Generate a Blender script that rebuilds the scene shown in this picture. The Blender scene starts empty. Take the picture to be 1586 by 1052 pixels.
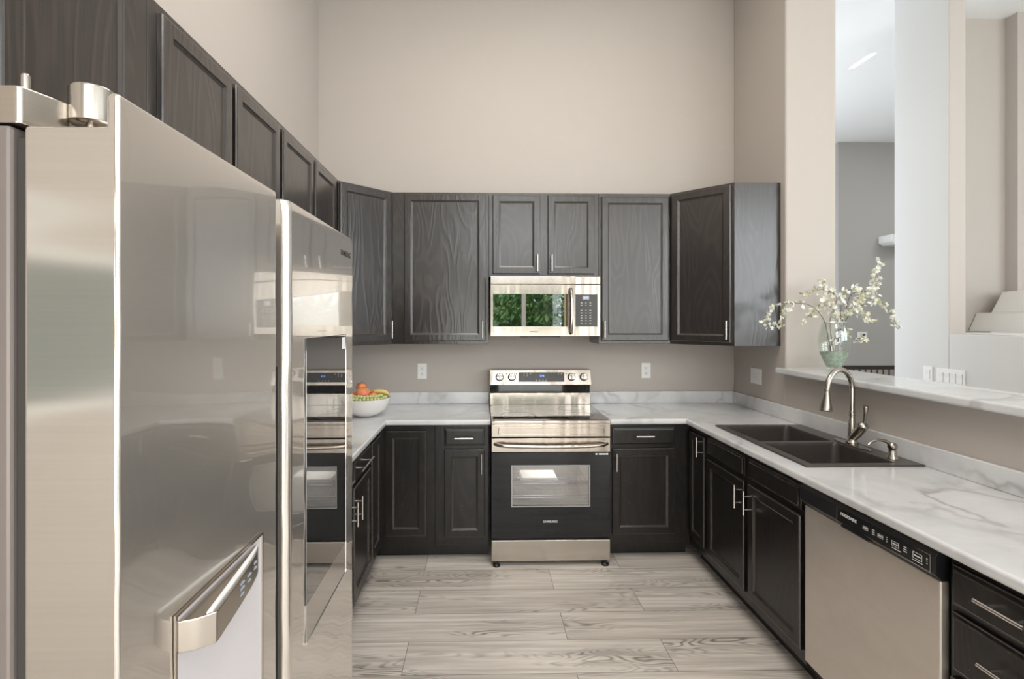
import bpy, bmesh, math, random
from mathutils import Vector, Matrix
random.seed(7)
S = bpy.context.scene
COL = S.collection
PI = math.pi

# ------------------------------------------------------------ camera, world, lights, exposure
W, L, R = 3.848, -1.236, 1.954          # back wall Y, left wall X, right wall X
ZC = 0.915                               # worktop height
CEIL = 4.13
cam_d = bpy.data.cameras.new('camera')
cam = bpy.data.objects.new('camera', cam_d)
COL.objects.link(cam)
cam.location = (0, 0, 1.552)
cam.rotation_euler = (math.radians(90), 0, -0.0217)
cam_d.sensor_width = 36
cam_d.lens = 777.9 / 1586 * 36
cam_d.shift_x = (793 - 762.5) / 1586
cam_d.shift_y = -(526 - 496.2) / 1586
cam_d.clip_start = 0.02
S.camera = cam
S.view_settings.view_transform = 'Standard'
S.view_settings.look = 'None'
S.view_settings.gamma = 1
S.view_settings.use_curve_mapping = False
S.view_settings.exposure = -0.12

world = bpy.data.worlds.new('sky')
S.world = world
world.use_nodes = True
bgn = world.node_tree.nodes['Background']
bgn.inputs[0].default_value = (0.78, 0.88, 1.0, 1)
bgn.inputs[1].default_value = 3.0

def light(name, kind, loc, rot, energy, color=(1, 1, 1), size=None, sizey=None, angle=None, spread=None):
    d = bpy.data.lights.new(name, kind)
    o = bpy.data.objects.new(name, d)
    COL.objects.link(o)
    o.location = loc
    o.rotation_euler = rot
    d.energy = energy
    d.color = color
    if kind == 'AREA':
        d.shape = 'RECTANGLE'
        d.size = size
        d.size_y = sizey or size
        if spread: d.spread = spread
    if kind == 'SUN': d.angle = angle or 0.02
    return o

light('sun', 'SUN', (0, 0, 10), (math.radians(38), 0, math.radians(165)), 4.5, (1, .94, .84), angle=.01)
# area lamps standing in for daylight at unseen glazing, some added as fill
light('daylight_patio', 'AREA', (1.45, -2.86, 3.15), (math.radians(90), 0, 0), 44, (1, .985, .96), 3.3, 1.25)
light('fill_side_window', 'AREA', (2.58, -2.86, 1.33), (math.radians(90), 0, 0), 26, (1, .985, .96), 1.1, 1.9)  # added lamp, gives the right wall cabinet more brightness to reflect
light('daylight_tall_window', 'AREA', (5.1, -2.86, 2.4), (math.radians(90), 0, 0), 85, (1, .985, .96), 2.9, 2.8)
light('fill_patio_left', 'AREA', (-.42, -2.72, 1.1), (math.radians(90), 0, 0), 30, (1, .975, .95), .95, 1.9)  # fill lamp added inside the patio door for the wall under the cabinets
light('fill_patio_low', 'AREA', (1.0, -2.72, .68), (math.radians(90), 0, 0), 24, (1, .975, .95), 1.3, 1.15)  # second fill lamp, added low at the patio door
light('fill_next_room', 'AREA', (7.0, -.9, 2.1), (math.radians(90), 0, math.radians(90)), 100, (.94, .97, 1), 2.8, 2.8)  # added lamp giving the adjoining room cool light
light('daylight_far_room', 'AREA', (2.1, 7.5, 2.2), (math.radians(90), 0, PI), 105, (.90, .96, 1), 2.4, 2.6)
light('sun_glint_bounce', 'AREA', (3.785, 4.92, .5), (PI, 0, .05), .25, (1, 1, 1), .012, .26, spread=math.radians(.8))  # hidden upward lamp standing in for a sun bounce on the ceiling
# the added ceiling fill lamps are made with their panels below

# ------------------------------------------------------------ helpers
def obj(name, bm, mat, parent=None, loc=None, smooth=None, rotz=0):
    me = bpy.data.meshes.new(name)
    bmesh.ops.recalc_face_normals(bm, faces=bm.faces)
    bm.to_mesh(me); bm.free()
    o = bpy.data.objects.new(name, me)
    COL.objects.link(o)
    if mat: me.materials.append(mat)
    if parent: o.parent = parent
    if loc: o.location = loc
    if rotz: o.rotation_euler = (0, 0, rotz)
    if smooth is not None:
        for p in me.polygons: p.use_smooth = True
        if smooth > 0:
            bm2 = bmesh.new(); bm2.from_mesh(me)
            for e in bm2.edges:
                if len(e.link_faces) == 2 and e.calc_face_angle(0) > math.radians(smooth): e.smooth = False
            bm2.to_mesh(me); bm2.free()
        wnm = o.modifiers.new('weighted_normals', 'WEIGHTED_NORMAL'); wnm.keep_sharp = True; wnm.weight = 100
    return o
def tag(o, label, cat, group=None):
    o['label'] = label; o['category'] = cat
    if group: o['group'] = group
    return o
def thing(name, label, cat, loc=(0, 0, 0), rotz=0, group=None):
    o = bpy.data.objects.new(name, None)
    COL.objects.link(o)
    o.empty_display_size = .05
    o.location = loc; o.rotation_euler = (0, 0, rotz)
    return tag(o, label, cat, group)
def struct(name, bm, mat, parent=None):
    o = obj(name, bm, mat, parent)
    if not parent: o['kind'] = 'structure'
    return o
def NB(): return bmesh.new()
def box(bm, x0, x1, y0, y1, z0, z1, bev=0, seg=2):
    x0, x1 = min(x0, x1), max(x0, x1); y0, y1 = min(y0, y1), max(y0, y1); z0, z1 = min(z0, z1), max(z0, z1)
    v = [bm.verts.new(p) for p in ((x0,y0,z0),(x1,y0,z0),(x1,y1,z0),(x0,y1,z0),(x0,y0,z1),(x1,y0,z1),(x1,y1,z1),(x0,y1,z1))]
    fs = [bm.faces.new([v[i] for i in q]) for q in ((3,2,1,0),(4,5,6,7),(0,1,5,4),(1,2,6,5),(2,3,7,6),(3,0,4,7))]
    if bev:
        es = list({e for f in fs for e in f.edges})
        bmesh.ops.bevel(bm, geom=es, offset=bev, segments=seg, affect='EDGES', profile=.5)
    return bm
def prism(bm, pts, a0, a1, axis='z', bev=0, seg=2):
    def P(p, a):
        if axis == 'z': return (p[0], p[1], a)
        if axis == 'y': return (p[0], a, p[1])
        return (a, p[0], p[1])
    lo = [bm.verts.new(P(p, a0)) for p in pts]; hi = [bm.verts.new(P(p, a1)) for p in pts]
    n = len(pts)
    fs = [bm.faces.new(lo[::-1]), bm.faces.new(hi)]
    for i in range(n): fs.append(bm.faces.new((lo[i], lo[(i+1) % n], hi[(i+1) % n], hi[i])))
    if bev:
        bmesh.ops.recalc_face_normals(bm, faces=fs); bm.normal_update()
        es = list({e for f in fs for e in f.edges if e.is_valid and len(e.link_faces) == 2 and e.calc_face_angle(0) > .4})
        bmesh.ops.bevel(bm, geom=es, offset=bev, segments=seg, affect='EDGES', profile=.5)
    return bm
def ring_frame(d):
    d = d.normalized()
    u = d.cross(Vector((0, 0, 1)))
    if u.length < .02: u = d.cross(Vector((1, 0, 0)))
    u.normalize()
    return u, d.cross(u).normalized()
def tube(bm, pts, r, seg=10, cap=True):
    pts = [Vector(p) for p in pts]
    rr = r if isinstance(r, (list, tuple)) else [r] * len(pts)
    rings = []; pu = None
    for i, p in enumerate(pts):
        d = (pts[min(i+1, len(pts)-1)] - pts[max(i-1, 0)])
        if d.length < 1e-9: d = Vector((0, 0, 1))
        u, v = ring_frame(d)
        if pu is not None:
            dn = d.normalized(); u = (pu - dn * pu.dot(dn))
            if u.length < 1e-6: u, v = ring_frame(d)
            u.normalize(); v = dn.cross(u).normalized()
        pu = u
        rings.append([bm.verts.new(p + (u * math.cos(2*PI*k/seg) + v * math.sin(2*PI*k/seg)) * rr[i]) for k in range(seg)])
    for a, b in zip(rings, rings[1:]):
        for k in range(seg): bm.faces.new((a[k], a[(k+1) % seg], b[(k+1) % seg], b[k]))
    if cap: bm.faces.new(rings[0][::-1]); bm.faces.new(rings[-1])
    return bm
def lathe(bm, prof, c=(0, 0, 0), seg=32, M=None):
    rings = []
    M = M or Matrix.Identity(4)
    for r, z in prof:
        if r < 1e-6: rings.append([bm.verts.new(Vector(c) + (M @ Vector((0, 0, z))))])
        else: rings.append([bm.verts.new(Vector(c) + (M @ Vector((r*math.cos(2*PI*k/seg), r*math.sin(2*PI*k/seg), z)))) for k in range(seg)])
    for a, b in zip(rings, rings[1:]):
        for k in range(seg):
            k2 = (k+1) % seg
            if len(a) == 1 and len(b) == 1: continue
            if len(a) == 1: bm.faces.new((a[0], b[k], b[k2]))
            elif len(b) == 1: bm.faces.new((a[k], a[k2], b[0]))
            else: bm.faces.new((a[k], a[k2], b[k2], b[k]))
    return bm
def ball(bm, c, r, sx=1, sy=1, sz=1, sub=2):
    g = bmesh.ops.create_icosphere(bm, subdivisions=sub, radius=r)
    for v in g['verts']:
        v.co = Vector((v.co.x*sx, v.co.y*sy, v.co.z*sz)) + Vector(c)
    return bm
def text_mesh(s, size, mat, parent, loc, rot, name='lettering', depth=.0004, font_scale_x=1.0, align='CENTER'):
    cu = bpy.data.curves.new('txt', 'FONT')
    cu.body = s; cu.size = size; cu.extrude = depth; cu.align_x = align; cu.align_y = 'CENTER'
    cu.offset = size * .012
    t = bpy.data.objects.new('txt', cu); COL.objects.link(t)
    dg = bpy.context.evaluated_depsgraph_get(); dg.update()
    me = bpy.data.meshes.new_from_object(t.evaluated_get(dg))
    bpy.data.objects.remove(t); bpy.data.curves.remove(cu)
    me.transform(Matrix.Diagonal((font_scale_x, 1, 1, 1)))
    me.name = name
    o = bpy.data.objects.new(name, me); COL.objects.link(o)
    me.materials.clear(); me.materials.append(mat)
    o.parent = parent; o.location = loc; o.rotation_euler = rot
    return o
FRONT = (PI/2, 0, 0)                     # text facing local -Y
def grid_plate(bm, xs, ys, keep, z0, z1, bev=0, bevel_at=None):
    vs = {}
    def V(i, j):
        if (i, j) not in vs: vs[(i, j)] = bm.verts.new((xs[i], ys[j], z1))
        return vs[(i, j)]
    fs = []
    for i in range(len(xs)-1):
        for j in range(len(ys)-1):
            if keep((xs[i]+xs[i+1])/2, (ys[j]+ys[j+1])/2):
                fs.append(bm.faces.new((V(i, j), V(i+1, j), V(i+1, j+1), V(i, j+1))))
    ext = bmesh.ops.extrude_face_region(bm, geom=fs)
    for e in ext['geom']:
        if isinstance(e, bmesh.types.BMVert): e.co.z = z0
    bmesh.ops.recalc_face_normals(bm, faces=bm.faces)
    if bev:
        es = []
        for e in bm.edges:
            if len(e.link_faces) != 2 or e.calc_face_angle(0) < .5: continue
            m = (e.verts[0].co + e.verts[1].co) / 2
            if abs(e.verts[0].co.z - e.verts[1].co.z) > .001 : continue
            if bevel_at is None or bevel_at(m): es.append(e)
        bmesh.ops.bevel(bm, geom=es, offset=bev, segments=4, affect='EDGES', profile=.5)
    return bm

# ------------------------------------------------------------ materials
def mat(name, color=(.8, .8, .8), rough=.5, metal=0, **kw):
    m = bpy.data.materials.new(name); m.use_nodes = True
    b = m.node_tree.nodes['Principled BSDF']
    b.inputs['Base Color'].default_value = (*color, 1)
    b.inputs['Roughness'].default_value = rough
    b.inputs['Metallic'].default_value = metal
    for k, v in kw.items():
        b.inputs[k.replace('_', ' ')].default_value = (*v, 1) if isinstance(v, tuple) else v
    return m
class NT:
    def __init__(s, m): s.nt = m.node_tree; s.b = s.nt.nodes['Principled BSDF']
    def n(s, t, **kw):
        nd = s.nt.nodes.new(t)
        for k, v in kw.items(): setattr(nd, k, v)
        return nd
    def l(s, a, b): s.nt.links.new(a, b)
    def coord(s, scale=(1, 1, 1), kind='Object', loc=None):
        tc = s.n('ShaderNodeTexCoord'); mp = s.n('ShaderNodeMapping')
        mp.inputs['Scale'].default_value = scale
        s.l(tc.outputs[kind], mp.inputs[0])
        if loc is not None: s.l(loc, mp.inputs[1])
        return mp.outputs[0]
    def noise(s, vec, scale=5, detail=3, rough=.5, dist=0):
        nd = s.n('ShaderNodeTexNoise')
        nd.inputs['Scale'].default_value = scale; nd.inputs['Detail'].default_value = detail
        nd.inputs['Roughness'].default_value = rough; nd.inputs['Distortion'].default_value = dist
        s.l(vec, nd.inputs['Vector']); return nd.outputs['Fac']
    def math(s, op, a, b=None, c=None, clamp=False):
        nd = s.n('ShaderNodeMath', operation=op); nd.use_clamp = clamp
        for i, x in enumerate((a, b, c)):
            if x is None: continue
            if isinstance(x, (int, float)): nd.inputs[i].default_value = x
            else: s.l(x, nd.inputs[i])
        return nd.outputs[0]
    def ramp(s, fac, stops):
        nd = s.n('ShaderNodeValToRGB'); cr = nd.color_ramp
        while len(cr.elements) < len(stops): cr.elements.new(.5)
        for e, (p, c) in zip(cr.elements, stops):
            e.position = p; e.color = (*c, 1) if len(c) == 3 else c
        s.l(fac, nd.inputs[0]); return nd.outputs[0]
    def mix(s, fac, a, b, mode='MIX'):
        nd = s.n('ShaderNodeMix', data_type='RGBA', blend_type=mode)
        for sock, x in ((nd.inputs[0], fac), (nd.inputs[6], a), (nd.inputs[7], b)):
            if isinstance(x, (int, float)): sock.default_value = x
            elif isinstance(x, tuple): sock.default_value = (*x, 1)
            else: s.l(x, sock)
        return nd.outputs[2]
    def bump(s, h, strength=.2, dist=.01):
        nd = s.n('ShaderNodeBump'); nd.inputs['Strength'].default_value = strength; nd.inputs['Distance'].default_value = dist
        s.l(h, nd.inputs['Height']); s.l(nd.outputs[0], s.b.inputs['Normal']); s.l(nd.outputs[0], s.b.inputs['Coat Normal']); return nd
    def color(s, c): s.l(c, s.b.inputs['Base Color'])
    def rough(s, c): s.l(c, s.b.inputs['Roughness'])

def paint(name, col):
    m = mat(name, col, .62); t = NT(m)
    v = t.coord()
    n = t.noise(v, 150, 2)
    big = t.noise(v, .9, 2)
    t.color(t.mix(big, tuple(c*.97 for c in col), tuple(min(1, c*1.03) for c in col)))
    t.bump(n, .12, .004)
    return m
M_WALL = paint('beige_wall_paint', (.485, .438, .397))
M_WALLG = paint('light_grey_wall_paint', (.66, .65, .63))
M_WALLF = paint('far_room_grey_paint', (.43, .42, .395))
M_CEIL = paint('white_ceiling_paint', (.86, .87, .87))
M_WHITE = mat('white_plastic', (.82, .81, .79), .35)
M_DARKSLOT = mat('dark_slot', (.03, .03, .03), .5)
M_BLACKP = mat('black_plastic', (.012, .012, .013), .32)
M_TRIMW = mat('white_trim_paint', (.8, .79, .77), .4)

def espresso(name, scuff=0.0, coat=1.0, bump=.26):
    m = mat(name, (.014, .010, .009), .3); t = NT(m)
    oi = t.n('ShaderNodeObjectInfo')
    off = t.math('MULTIPLY', oi.outputs['Random'], 37.0)
    cb = t.n('ShaderNodeCombineXYZ'); t.l(off, cb.inputs[0]); t.l(off, cb.inputs[2])
    v = t.coord((5.0, 5.0, 1.1), loc=cb.outputs[0])
    field = t.noise(v, 1.0, 2, .45, .3)
    rings = t.math('SINE', t.math('MULTIPLY', field, 95.0))
    rings = t.math('MULTIPLY_ADD', rings, .5, .5)
    rings = t.math('POWER', rings, 2.2)
    v2 = t.coord((90, 90, 3.0), loc=cb.outputs[0])
    fine = t.noise(v2, 2.0, 3, .6)
    h = t.math('ADD', t.math('MULTIPLY', rings, .75), t.math('MULTIPLY', fine, .8))
    v3 = t.coord((1, 1, 1)); patch = t.noise(v3, 3.5, 3)
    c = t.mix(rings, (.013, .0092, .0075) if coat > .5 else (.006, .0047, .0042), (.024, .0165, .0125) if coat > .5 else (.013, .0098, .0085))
    if scuff:
        sp = t.noise(t.coord((6, 6, 10)), 9, 4, .7)
        spf = t.math('MULTIPLY', t.math('GREATER_THAN', sp, .70), scuff)
        c = t.mix(spf, c, (.32, .30, .28))
    t.color(c)
    t.rough(t.math('MULTIPLY_ADD', patch, .14, .26 if coat > .5 else .30))
    t.bump(h, bump, .0016)
    m.node_tree.nodes['Principled BSDF'].inputs['Coat Weight'].default_value = coat
    m.node_tree.nodes['Principled BSDF'].inputs['Coat Roughness'].default_value = .2
    return m
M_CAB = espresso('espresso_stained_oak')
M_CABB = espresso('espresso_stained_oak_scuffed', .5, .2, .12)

M_WORN_HL = mat('worn_highlit_door_edge', (.045, .037, .031), .26, 0, Coat_Weight=.6, Coat_Roughness=.15)  # lighter than the doors: rub wear plus edge highlights put into the colour
def steel(name, col=(.50, .45, .395), rough=.3, metal=1.0, coat=.0, wave=0.0, brush='x', aniso=0.0, stain=0.0, wscale=(1, 1, 3), fineamp=1.0):
    m = mat(name, col, rough, metal); t = NT(m)
    sc = {'x': (2, 2, 260), 'z': (260, 260, 2), 'y': (260, 2, 260)}[brush]
    fine = t.math('MULTIPLY_ADD', t.noise(t.coord(sc), 1.0, 2), fineamp, .5*(1-fineamp))
    lo, hi = tuple(c*.94 for c in col), tuple(min(1, c*1.05) for c in col)
    c = t.mix(fine, lo, hi)
    if stain:
        st = t.noise(t.coord((1.0, 1.0, 1.6)), 4.0, 4, .6, 1.0)
        c = t.mix(t.math('MULTIPLY', st, stain), c, tuple(k*.62 for k in col))
        sp = t.math('MULTIPLY', t.math('GREATER_THAN', t.noise(t.coord((30, 30, 18)), 2.2, 3, .6), .74), .8)
        c = t.mix(sp, c, (.85, .83, .8))
    t.color(c)
    t.rough(t.math('MULTIPLY_ADD', fine, .04, rough-.02))
    if wave:
        w = t.noise(t.coord(wscale), 2.6, 1, .4)
        t.bump(w, wave, .02)
        for lk in list(t.b.inputs['Coat Normal'].links): t.nt.links.remove(lk)
    t.b.inputs['Coat Weight'].default_value = coat
    t.b.inputs['Coat Roughness'].default_value = .03
    t.b.inputs['Coat IOR'].default_value = 2.0
    return m
M_STEEL = steel('brushed_stainless', rough=.19, wave=.22, wscale=(6, 6, .5))
M_FRIDGE1 = steel('fridge_stainless_near', (.70, .655, .60), rough=.27, metal=.85, coat=1, wave=0, fineamp=0.0, wscale=(1, .8, 2.6))
M_FRIDGE2 = steel('fridge_stainless_far', (.70, .655, .60), rough=.22, metal=.88, coat=1, wave=0, fineamp=0.0, wscale=(1, .8, 4))
M_FEDGE = steel('fridge_door_edge_stainless', (.66, .62, .57), rough=.15, metal=1.0, wave=.5, wscale=(.4, .4, 2.6))
M_DW = steel('dishwasher_stainless', (.74, .67, .60), rough=.36, metal=.65, stain=.5)
M_NICKEL = mat('brushed_nickel', (.50, .46, .41), .24, 1)
M_HANDLE = mat('satin_nickel_pull', (.74, .71, .67), .22, 1)
M_CHROME = mat('chrome', (.8, .8, .8), .08, 1)
M_GLASSB = mat('black_glass', (.006, .006, .007), .04, 0, IOR=1.5)
M_MWGLASS = mat('microwave_mirror_glass', (.40, .39, .38), .015, 1)
M_PANEL = mat('dark_grey_panel', (.045, .04, .036), .25)
M_BODY = mat('appliance_grey_side', (.22, .19, .175), .38, .3)
M_GASKET = mat('gasket_rubber', (.05, .045, .04), .6)
M_SINK = mat('dark_composite_granite', (.05, .043, .039), .30)
t_ = NT(M_SINK); t_.color(t_.mix(t_.noise(t_.coord(), 260, 3, .7), (.04, .034, .031), (.085, .074, .067)))
M_PRINT = mat('white_print', (.75, .75, .73), .5)
M_PRINTD = mat('dark_print', (.06, .055, .05), .5)
M_WARMW = mat('hood_white', (.72, .74, .75), .15)
M_DISPREC = mat('dispenser_recess_grey', (.70, .67, .69), .2, .2)
def emis(name, col, st):
    m = mat(name, (0, 0, 0), .3); b = m.node_tree.nodes['Principled BSDF']
    b.inputs['Emission Color'].default_value = (*col, 1); b.inputs['Emission Strength'].default_value = st
    return m
M_BLUE = emis('blue_clock_digits', (.16, .32, 1.0), 3.0)
M_CYAN = emis('pale_clock_digits', (.55, .75, 1.0), 1.6)

def marble(name):
    m = mat(name, (.7, .7, .7), .16); t = NT(m)
    v = t.coord((1, 1, 1), 'Object')
    warp = t.noise(v, 1.6, 4, .6)
    cb = t.n('ShaderNodeVectorMath', operation='ADD')
    sc = t.n('ShaderNodeVectorMath', operation='SCALE'); sc.inputs['Scale'].default_value = .9
    wn = t.n('ShaderNodeTexNoise'); wn.inputs['Scale'].default_value = 2.2; wn.inputs['Detail'].default_value = 4
    t.l(v, wn.inputs['Vector']); t.l(wn.outputs['Color'], sc.inputs[0]); t.l(v, cb.inputs[0]); t.l(sc.outputs[0], cb.inputs[1])
    mp = t.n('ShaderNodeMapping'); mp.inputs['Rotation'].default_value = (0, 0, .6); mp.inputs['Scale'].default_value = (1.0, .55, 1)
    t.l(cb.outputs[0], mp.inputs[0])
    f = t.noise(mp.outputs[0], 1.5, 2, .5)
    d = t.math('ABSOLUTE', t.math('SUBTRACT', f, .5))
    vein = t.math('SUBTRACT', 1.0, t.math('MULTIPLY', d, 38.0), clamp=True)
    soft = t.math('SUBTRACT', 1.0, t.math('MULTIPLY', d, 8.0), clamp=True)
    mask = t.math('MULTIPLY_ADD', t.noise(v, 1.7, 2), 3.4, -1.35, clamp=True)
    vein = t.math('MULTIPLY', vein, mask); soft = t.math('MULTIPLY', soft, mask)
    cloud = t.noise(t.coord((1.0, 1.0, 1)), 3.0, 5, .6, .6)
    base = t.ramp(cloud, [(.3, (.60, .605, .62)), (.55, (.71, .71, .715)), (.75, (.77, .765, .76))])
    c = t.mix(t.math('MULTIPLY', soft, .32), base, (.47, .47, .48))
    c = t.mix(t.math('MULTIPLY', vein, .75), c, (.30, .285, .27))
    t.color(c)
    t.b.inputs['Coat Weight'].default_value = .3; t.b.inputs['Coat Roughness'].default_value = .05
    return m
M_MARBLE = marble('white_marble_laminate')

def planks(name):
    m = mat(name, (.5, .45, .4), .34); t = NT(m)
    v = t.coord((1, 1, 1), 'Object')
    br = t.n('ShaderNodeTexBrick'); br.offset = .37; br.offset_frequency = 2; br.squash = 1
    br.inputs['Scale'].default_value = 1
    br.inputs['Brick Width'].default_value = 1.22; br.inputs['Row Height'].default_value = .23
    br.inputs['Mortar Size'].default_value = .0022; br.inputs['Mortar Smooth'].default_value = .3
    br.inputs['Color1'].default_value = (0, 0, 0, 1); br.inputs['Color2'].default_value = (1, 1, 1, 1); br.inputs['Mortar'].default_value = (.5, .5, .5, 1)
    br.inputs['Bias'].default_value = 0
    mpb = t.n('ShaderNodeMapping'); mpb.inputs['Location'].default_value = (.35, -.13, 0); t.l(v, mpb.inputs[0]); t.l(mpb.outputs[0], br.inputs['Vector'])
    rnd = br.outputs['Color']; sep = t.n('ShaderNodeSeparateColor'); t.l(rnd, sep.inputs[0]); rv = sep.outputs[0]
    cb = t.n('ShaderNodeCombineXYZ'); t.l(t.math('MULTIPLY', rv, 31.7), cb.inputs[0]); t.l(t.math('MULTIPLY', rv, 17.3), cb.inputs[2])
    ad = t.n('ShaderNodeVectorMath', operation='ADD'); t.l(v, ad.inputs[0]); t.l(cb.outputs[0], ad.inputs[1])
    def mapped(s):
        mp = t.n('ShaderNodeMapping'); mp.inputs['Scale'].default_value = s; t.l(ad.outputs[0], mp.inputs[0]); return mp.outputs[0]
    field = t.noise(mapped((1.25, 7.5, 1)), 1.0, 2, .5, .25)
    rings = t.math('MULTIPLY_ADD', t.math('SINE', t.math('MULTIPLY', field, 165.0)), .5, .5)
    rings = t.math('POWER', rings, 2.6)
    mask = t.math('MULTIPLY_ADD', t.noise(mapped((.9, 6.0, 1)), 1.3, 2), 4.6, -2.15, clamp=True)
    rings = t.math('MULTIPLY', rings, mask)
    streak = t.noise(mapped((1.6, 42, 1)), 1.0, 4, .65)
    broad = t.noise(mapped((.8, 7, 1)), 1.0, 2)
    base = t.mix(rv, (.76, .69, .62), (.88, .82, .75))
    c = t.mix(t.ramp(streak, [(.38, (0, 0, 0)), (.68, (1, 1, 1))]), t.mix(.52, base, (.30, .25, .21)), base)
    c = t.mix(t.math('MULTIPLY', t.ramp(broad, [(.45, (0, 0, 0)), (.7, (1, 1, 1))]), .35), c, (.40, .355, .31))
    c = t.mix(t.math('MULTIPLY', rings, .9), c, (.115, .092, .078))
    c = t.mix(t.math('MULTIPLY', br.outputs['Fac'], .75), c, (.16, .13, .11))
    t.color(c)
    t.bump(t.math('SUBTRACT', 1.0, br.outputs['Fac']), .15, .002)
    return m
M_FLOOR = planks('greige_laminate_planks')

def glass(name, col=(1, 1, 1), rough=0, ior=1.45):
    m = mat(name, col, rough); b = m.node_tree.nodes['Principled BSDF']
    b.inputs['Transmission Weight'].default_value = 1; b.inputs['IOR'].default_value = ior
    return m
def thin_glass(name, tint=(1, 1, 1), refl=.1):
    m = bpy.data.materials.new(name); m.use_nodes = True; nt = m.node_tree; nt.nodes.clear()
    o = nt.nodes.new('ShaderNodeOutputMaterial'); mx = nt.nodes.new('ShaderNodeMixShader')
    tr = nt.nodes.new('ShaderNodeBsdfTransparent'); gl = nt.nodes.new('ShaderNodeBsdfGlossy')
    tr.inputs[0].default_value = (*tint, 1); gl.inputs['Roughness'].default_value = .01
    mx.inputs[0].default_value = refl
    nt.links.new(tr.outputs[0], mx.inputs[1]); nt.links.new(gl.outputs[0], mx.inputs[2]); nt.links.new(mx.outputs[0], o.inputs[0])
    return m
M_PANE = thin_glass('window_pane', (.98, 1, 1), .06)
M_OVENGLASS = thin_glass('oven_window_glass', (.62, .62, .62), .22)
M_VASE = thin_glass('vase_clear_glass', (.97, .99, .975), .10)

# ------------------------------------------------------------ the room
TH = .12
bm = NB(); box(bm, L-TH, 7.2, -3.2, 8.0, -.1, 0); struct('floor', bm, M_FLOOR)
bm = NB(); box(bm, L-TH, 7.2, -3.2, 8.0, CEIL, CEIL+.12); struct('ceiling', bm, M_CEIL)
bm = NB(); box(bm, L-TH, 2.283, W, W+TH, 0, CEIL); struct('wall_back', bm, M_WALL)
bm = NB(); box(bm, L-TH, L, -3.0, W, 0, CEIL); struct('wall_left', bm, M_WALL)
# right side: full height column, then a low wall carrying the bar ledge
bm = NB(); box(bm, R, 2.283, 3.183, W, 0, CEIL, .012, 3); struct('wall_right', bm, M_WALL)
bm = NB(); box(bm, R, 2.20, .35, 3.183, 0, 1.212); struct('wall_right_low', bm, M_WALL)
# next room wall (runs away from the camera) with an opening above 1.458 to the stairs
bm = NB(); box(bm, 3.2, 3.32, 3.369, 3.826, 0, CEIL, .008, 2); box(bm, 3.2, 3.32, .0, 3.369, 0, 1.458, .004, 2); wn = struct('wall_next_room', bm, M_WALLG)
wn.data.materials.append(M_WALL)
for p in wn.data.polygons:
    if p.normal.y < -.5 or (p.normal.z > .5 and p.center.z < 2): p.material_index = 1
# stairwell walls
bm = NB(); box(bm, 3.635, 4.48, 4.20, 4.32, 0, CEIL); box(bm, 4.48, 7.2, 4.10, 4.32, 0, CEIL); struct('wall_stairwell', bm, M_WALL)
bm = NB(); prism(bm, [(3.321, 0), (3.321, 3.82), (3.53, 4.199), (4.12, 4.199), (4.12, 0)], 1.40, 1.455); struct('floor_landing', bm, M_TRIMW)
# far room
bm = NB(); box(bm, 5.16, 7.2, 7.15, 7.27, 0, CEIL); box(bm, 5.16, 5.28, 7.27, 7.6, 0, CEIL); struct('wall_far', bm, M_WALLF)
bm = NB(); box(bm, L-TH, .9, 7.6, 7.72, 0, CEIL); box(bm, 3.3, 5.16, 7.6, 7.72, 0, CEIL); box(bm, .9, 3.3, 7.6, 7.72, 0, .9); box(bm, .9, 3.3, 7.6, 7.72, 3.5, CEIL); struct('wall_far_recess', bm, M_WALLG)
bm = NB(); box(bm, 7.08, 7.2, -3, -2.35, 0, CEIL); box(bm, 7.08, 7.2, .55, 7.15, 0, CEIL); box(bm, 7.08, 7.2, -2.35, .55, 0, .65); box(bm, 7.08, 7.2, -2.35, .55, 3.55, CEIL); struct('wall_far_right', bm, M_WALLG)
bm = NB(); box(bm, 7.09, 7.10, -2.35, .55, .65, 3.55); o = struct('added_window_3', bm, M_PANE)  # unseen window added to go with the next room's fill lamp
# wall behind the camera with a patio door and tall windows
DX0, DX1 = -1.0, 1.75
bm = NB()
box(bm, L-TH, DX0, -3.0, -2.9, 0, CEIL); box(bm, DX1, 2.02, -3.0, -2.9, 0, CEIL); box(bm, 3.14, 3.2, -3.0, -2.9, 0, CEIL); box(bm, 2.02, 3.14, -3.0, -2.9, 0, .35); box(bm, 2.02, 3.14, -3.0, -2.9, 2.3, CEIL)
box(bm, DX0, DX1, -3.0, -2.9, 2.15, 2.45); box(bm, DX0, DX1, -3.0, -2.9, 3.85, CEIL); box(bm, 3.2, 3.65, -3.0, -2.9, 0, CEIL); box(bm, 6.55, 7.2, -3.0, -2.9, 0, CEIL); box(bm, 3.65, 6.55, -3.0, -2.9, 0, 1.0); box(bm, 3.65, 6.55, -3.0, -2.9, 3.8, CEIL)
struct('wall_front', bm, M_WALL)
bm = NB()
for x in (3.65, 5.06, 6.49): box(bm, x, x+.06, -2.98, -2.92, 1.0, 3.8)
for z in (1.0, 2.4, 3.74): box(bm, 3.71, 6.49, -2.98, -2.92, z, z+.06)
w2 = struct('window_2', bm, M_TRIMW)
bm = NB()
for x in (2.02, 3.09): box(bm, x, x+.05, -2.98, -2.92, .35, 2.3)
for z in (.35, 2.25): box(bm, 2.07, 3.09, -2.98, -2.92, z, z+.05)
w5 = struct('added_window_5', bm, M_TRIMW)  # unseen window added around the side fill lamp
bm = NB(); box(bm, 2.07, 3.09, -2.955, -2.949, .40, 2.25); obj('pane', bm, M_PANE, w5)
bm = NB(); box(bm, 3.71, 6.49, -2.955, -2.949, 1.06, 3.74); obj('pane', bm, M_PANE, w2)
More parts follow.
